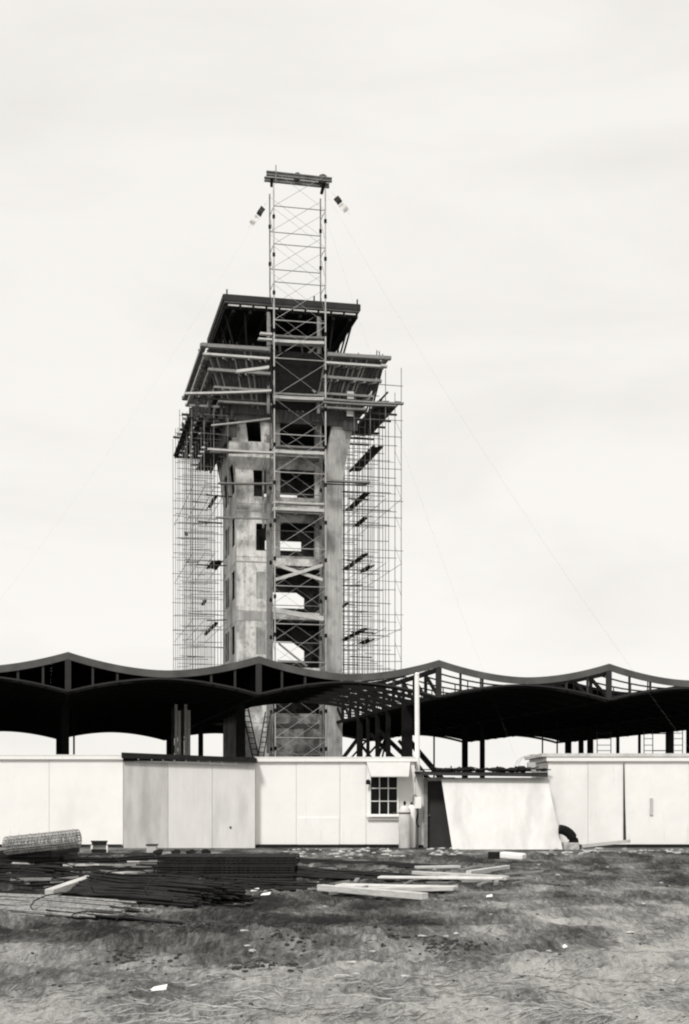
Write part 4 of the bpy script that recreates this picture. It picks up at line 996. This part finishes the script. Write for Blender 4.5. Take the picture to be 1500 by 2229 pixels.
p = GP(1085, 1873); q = MB(); q.beam(W(hx(1090, p.y), p.y, .14), W(hx(1140, p.y), p.y-.2, .10), .5, .16); q.build('block', 'paper', ms, bevel=.04)
q = MB(); q.beam(W(hx(1064, p.y), p.y+.05, .13), W(hx(1089.5, p.y), p.y, .13), .5, .17); q.build('dark_end', 'tar', ms)
q = MB()
for i in range(150):
    if i < 95: px, py = random.uniform(-20, 340), random.uniform(1880, 1935)
    else: px, py = random.uniform(640, 1120), random.uniform(1885, 1945)
    p = GP(px, py, random.uniform(.02, .16 if i < 95 else .03)); an = random.uniform(-.5, .5)+(0 if random.random() < .7 else 1.2); ln = random.uniform(.15, .8)
    q.beam(p, p+W(math.cos(an)*ln, math.sin(an)*ln, random.uniform(-.03, .09)), random.uniform(.03, .1), random.uniform(.02, .05))
o = q.build('timber_offcuts', 'wood2'); o['kind'] = 'stuff'; tag(o, 'grey offcuts and splintered boards scattered among the bar bundles and beams', 'offcuts')
q = MB()
for i in range(140):
    px, py = random.uniform(-20, 480), random.uniform(1880, 1945); p = GP(px, py, random.uniform(.02, .22)); an = random.gauss(-.12, .35); ln = random.uniform(.5, 2.2)
    q.path([p, p+W(math.cos(an)*ln*.5, math.sin(an)*ln*.5, random.uniform(-.02, .06)), p+W(math.cos(an)*ln, math.sin(an+.2)*ln, random.uniform(-.12, .02))], .012, 4)
o = q.build('loose_bars', 'bar'); o['kind'] = 'stuff'; tag(o, 'loose bent bars tangled over the bundles at the left', 'bars')
for nm_, mt_, cnt, sd0, lb_ in (('dry_straw', 'straw', 5200, 5, 'pale dry straw lying matted over the bare earth in the foreground'), ('dark_stubble', 'stubble', 5200, 9, 'dark damp stalks and stubble trodden into the earth')):
    random.seed(sd0); vs_, fs_ = [], []
    for i in range(cnt):
        py = 1880+349*random.random()**(.8 if mt_ == 'straw' else 1.2); px = random.uniform(-10, 1510)
        p = G(px, py); x_, y_ = p.x, p.y
        cl_ = noise.noise(Vector((x_*.8, y_*.45, 70)))
        if (cl_ < -.05) == (mt_ == 'straw') and random.random() < .75: continue
        if mt_ == 'straw' and random.random() < max(0, (y_-.8*x_-10)/6): continue
        an = R(62)+1.3*noise.noise(Vector((x_*.35, y_*.3, 60)))*1.6+random.gauss(0, .28); ln = random.uniform(.03, .2); w_ = random.uniform(.0010, .0022)
        px_ = [W(x_, y_, 0)]; 
        for k in range(2): an += random.gauss(0, .18); px_.append(px_[-1]+W(math.cos(an), math.sin(an), 0)*ln/2)
        b0 = len(vs_)
        for q_ in px_:
            zz = ghe(q_.x, q_.y)+.010; sw = W(-math.sin(an), math.cos(an), 0)*w_
            vs_ += [W(q_.x, q_.y, zz)-sw, W(q_.x, q_.y, zz+.004)+sw]
        fs_ += [(b0, b0+2, b0+3, b0+1), (b0+2, b0+4, b0+5, b0+3)]
    q = MB(); q.v = vs_; q.f = fs_; o = q.build(nm_, mt_); o['kind'] = 'stuff'; tag(o, lb_, 'straw')
random.seed(78)
# litter along the hut feet, small debris
random.seed(77)
q = MB()
for i in range(150):
    px = random.choice([random.uniform(620, 900), random.uniform(640, 900), random.uniform(930, 1010), random.uniform(1180, 1500)]); py = random.uniform(1848, 1866)
    p = GP(px, py); r_ = random.uniform(.02, .07)
    q.lump(p+Z*r_*.3, r_, random.uniform(1, 2.4), 1, .6, i, 6, 4)
o = q.build('rubble_litter', 'rubble'); o['kind'] = 'stuff'; tag(o, 'pale rubble and scraps scattered along the foot of the huts', 'rubble')
q = MB()
for i in range(900):
    if i < 620: k_ = random.choice(((380, 2020), (470, 2032), (560, 2015), (650, 2045), (580, 2095), (300, 2070), (850, 2040), (970, 2055))); px = random.gauss(k_[0], 42); py = random.gauss(k_[1], 8)
    else: py = 1875+340*random.random(); px = random.uniform(0, 1500)
    if not 1872 < py < 2225: continue
    p = GP(px, py); r_ = random.uniform(.006, .022)*(1.25 if i < 620 else .8)
    q.lump(p+Z*r_*.2, r_, random.uniform(1, 1.7), 1, .8, i, 6, 4)
o = q.build('earth_clods', 'clod', smooth=True); o['kind'] = 'stuff'; tag(o, 'dark clods of earth scattered over the yard', 'clods')
q = MB()
for i in range(60):
    py = 1880+260*random.random(); px = random.uniform(500, 1500); p = GP(px, py); r_ = random.uniform(.012, .04)
    q.lump(p+Z*r_*.4, r_, random.uniform(1, 2), 1, .5, i+40, 6, 4)
o = q.build('stones', 'rubble'); o['kind'] = 'stuff'; tag(o, 'small pale stones strewn on the bare ground', 'stones')
def scrap(px, py, s_, lb, rz_):
    p = GP(px, py, .02); q = MB(); a = W(math.cos(rz_), math.sin(rz_), .1)*s_; b_ = W(-math.sin(rz_), math.cos(rz_), .45)*s_*.8
    q.hexa([p-a-b_*.2, p+a*.9-b_*.3, p+a*1.1+b_*.7, p-a*.6+b_*.4]+[x+W(0, .01, .012) for x in (p-a-b_*.2, p+a*.9-b_*.3, p+a*1.1+b_*.7, p-a*.6+b_*.4)])
    tag(q.build('paper_scrap', 'paper'), lb, 'scrap', 'white scraps on the ground')
scrap(345, 2156, .07, 'crumpled white scrap lying alone at the lower left', .2)
scrap(1230, 2056, .05, 'small white scrap on the bare ground at the lower right', 1.)
scrap(555, 1938, .08, 'white scrap between the dark bundle end and the white beam', .4)
scrap(578, 1948, .08, 'pale flat scrap just right of another, left of the white beam', 0)
scrap(1065, 1952, .06, 'white scrap right of the pale beams', .3)
scrap(256, 1935, .07, 'white scrap on the dark bars beside the pale timber', .9)
scrap(288, 1962, .09, 'white scrap at the end of the pale grey bundle', 1.2)
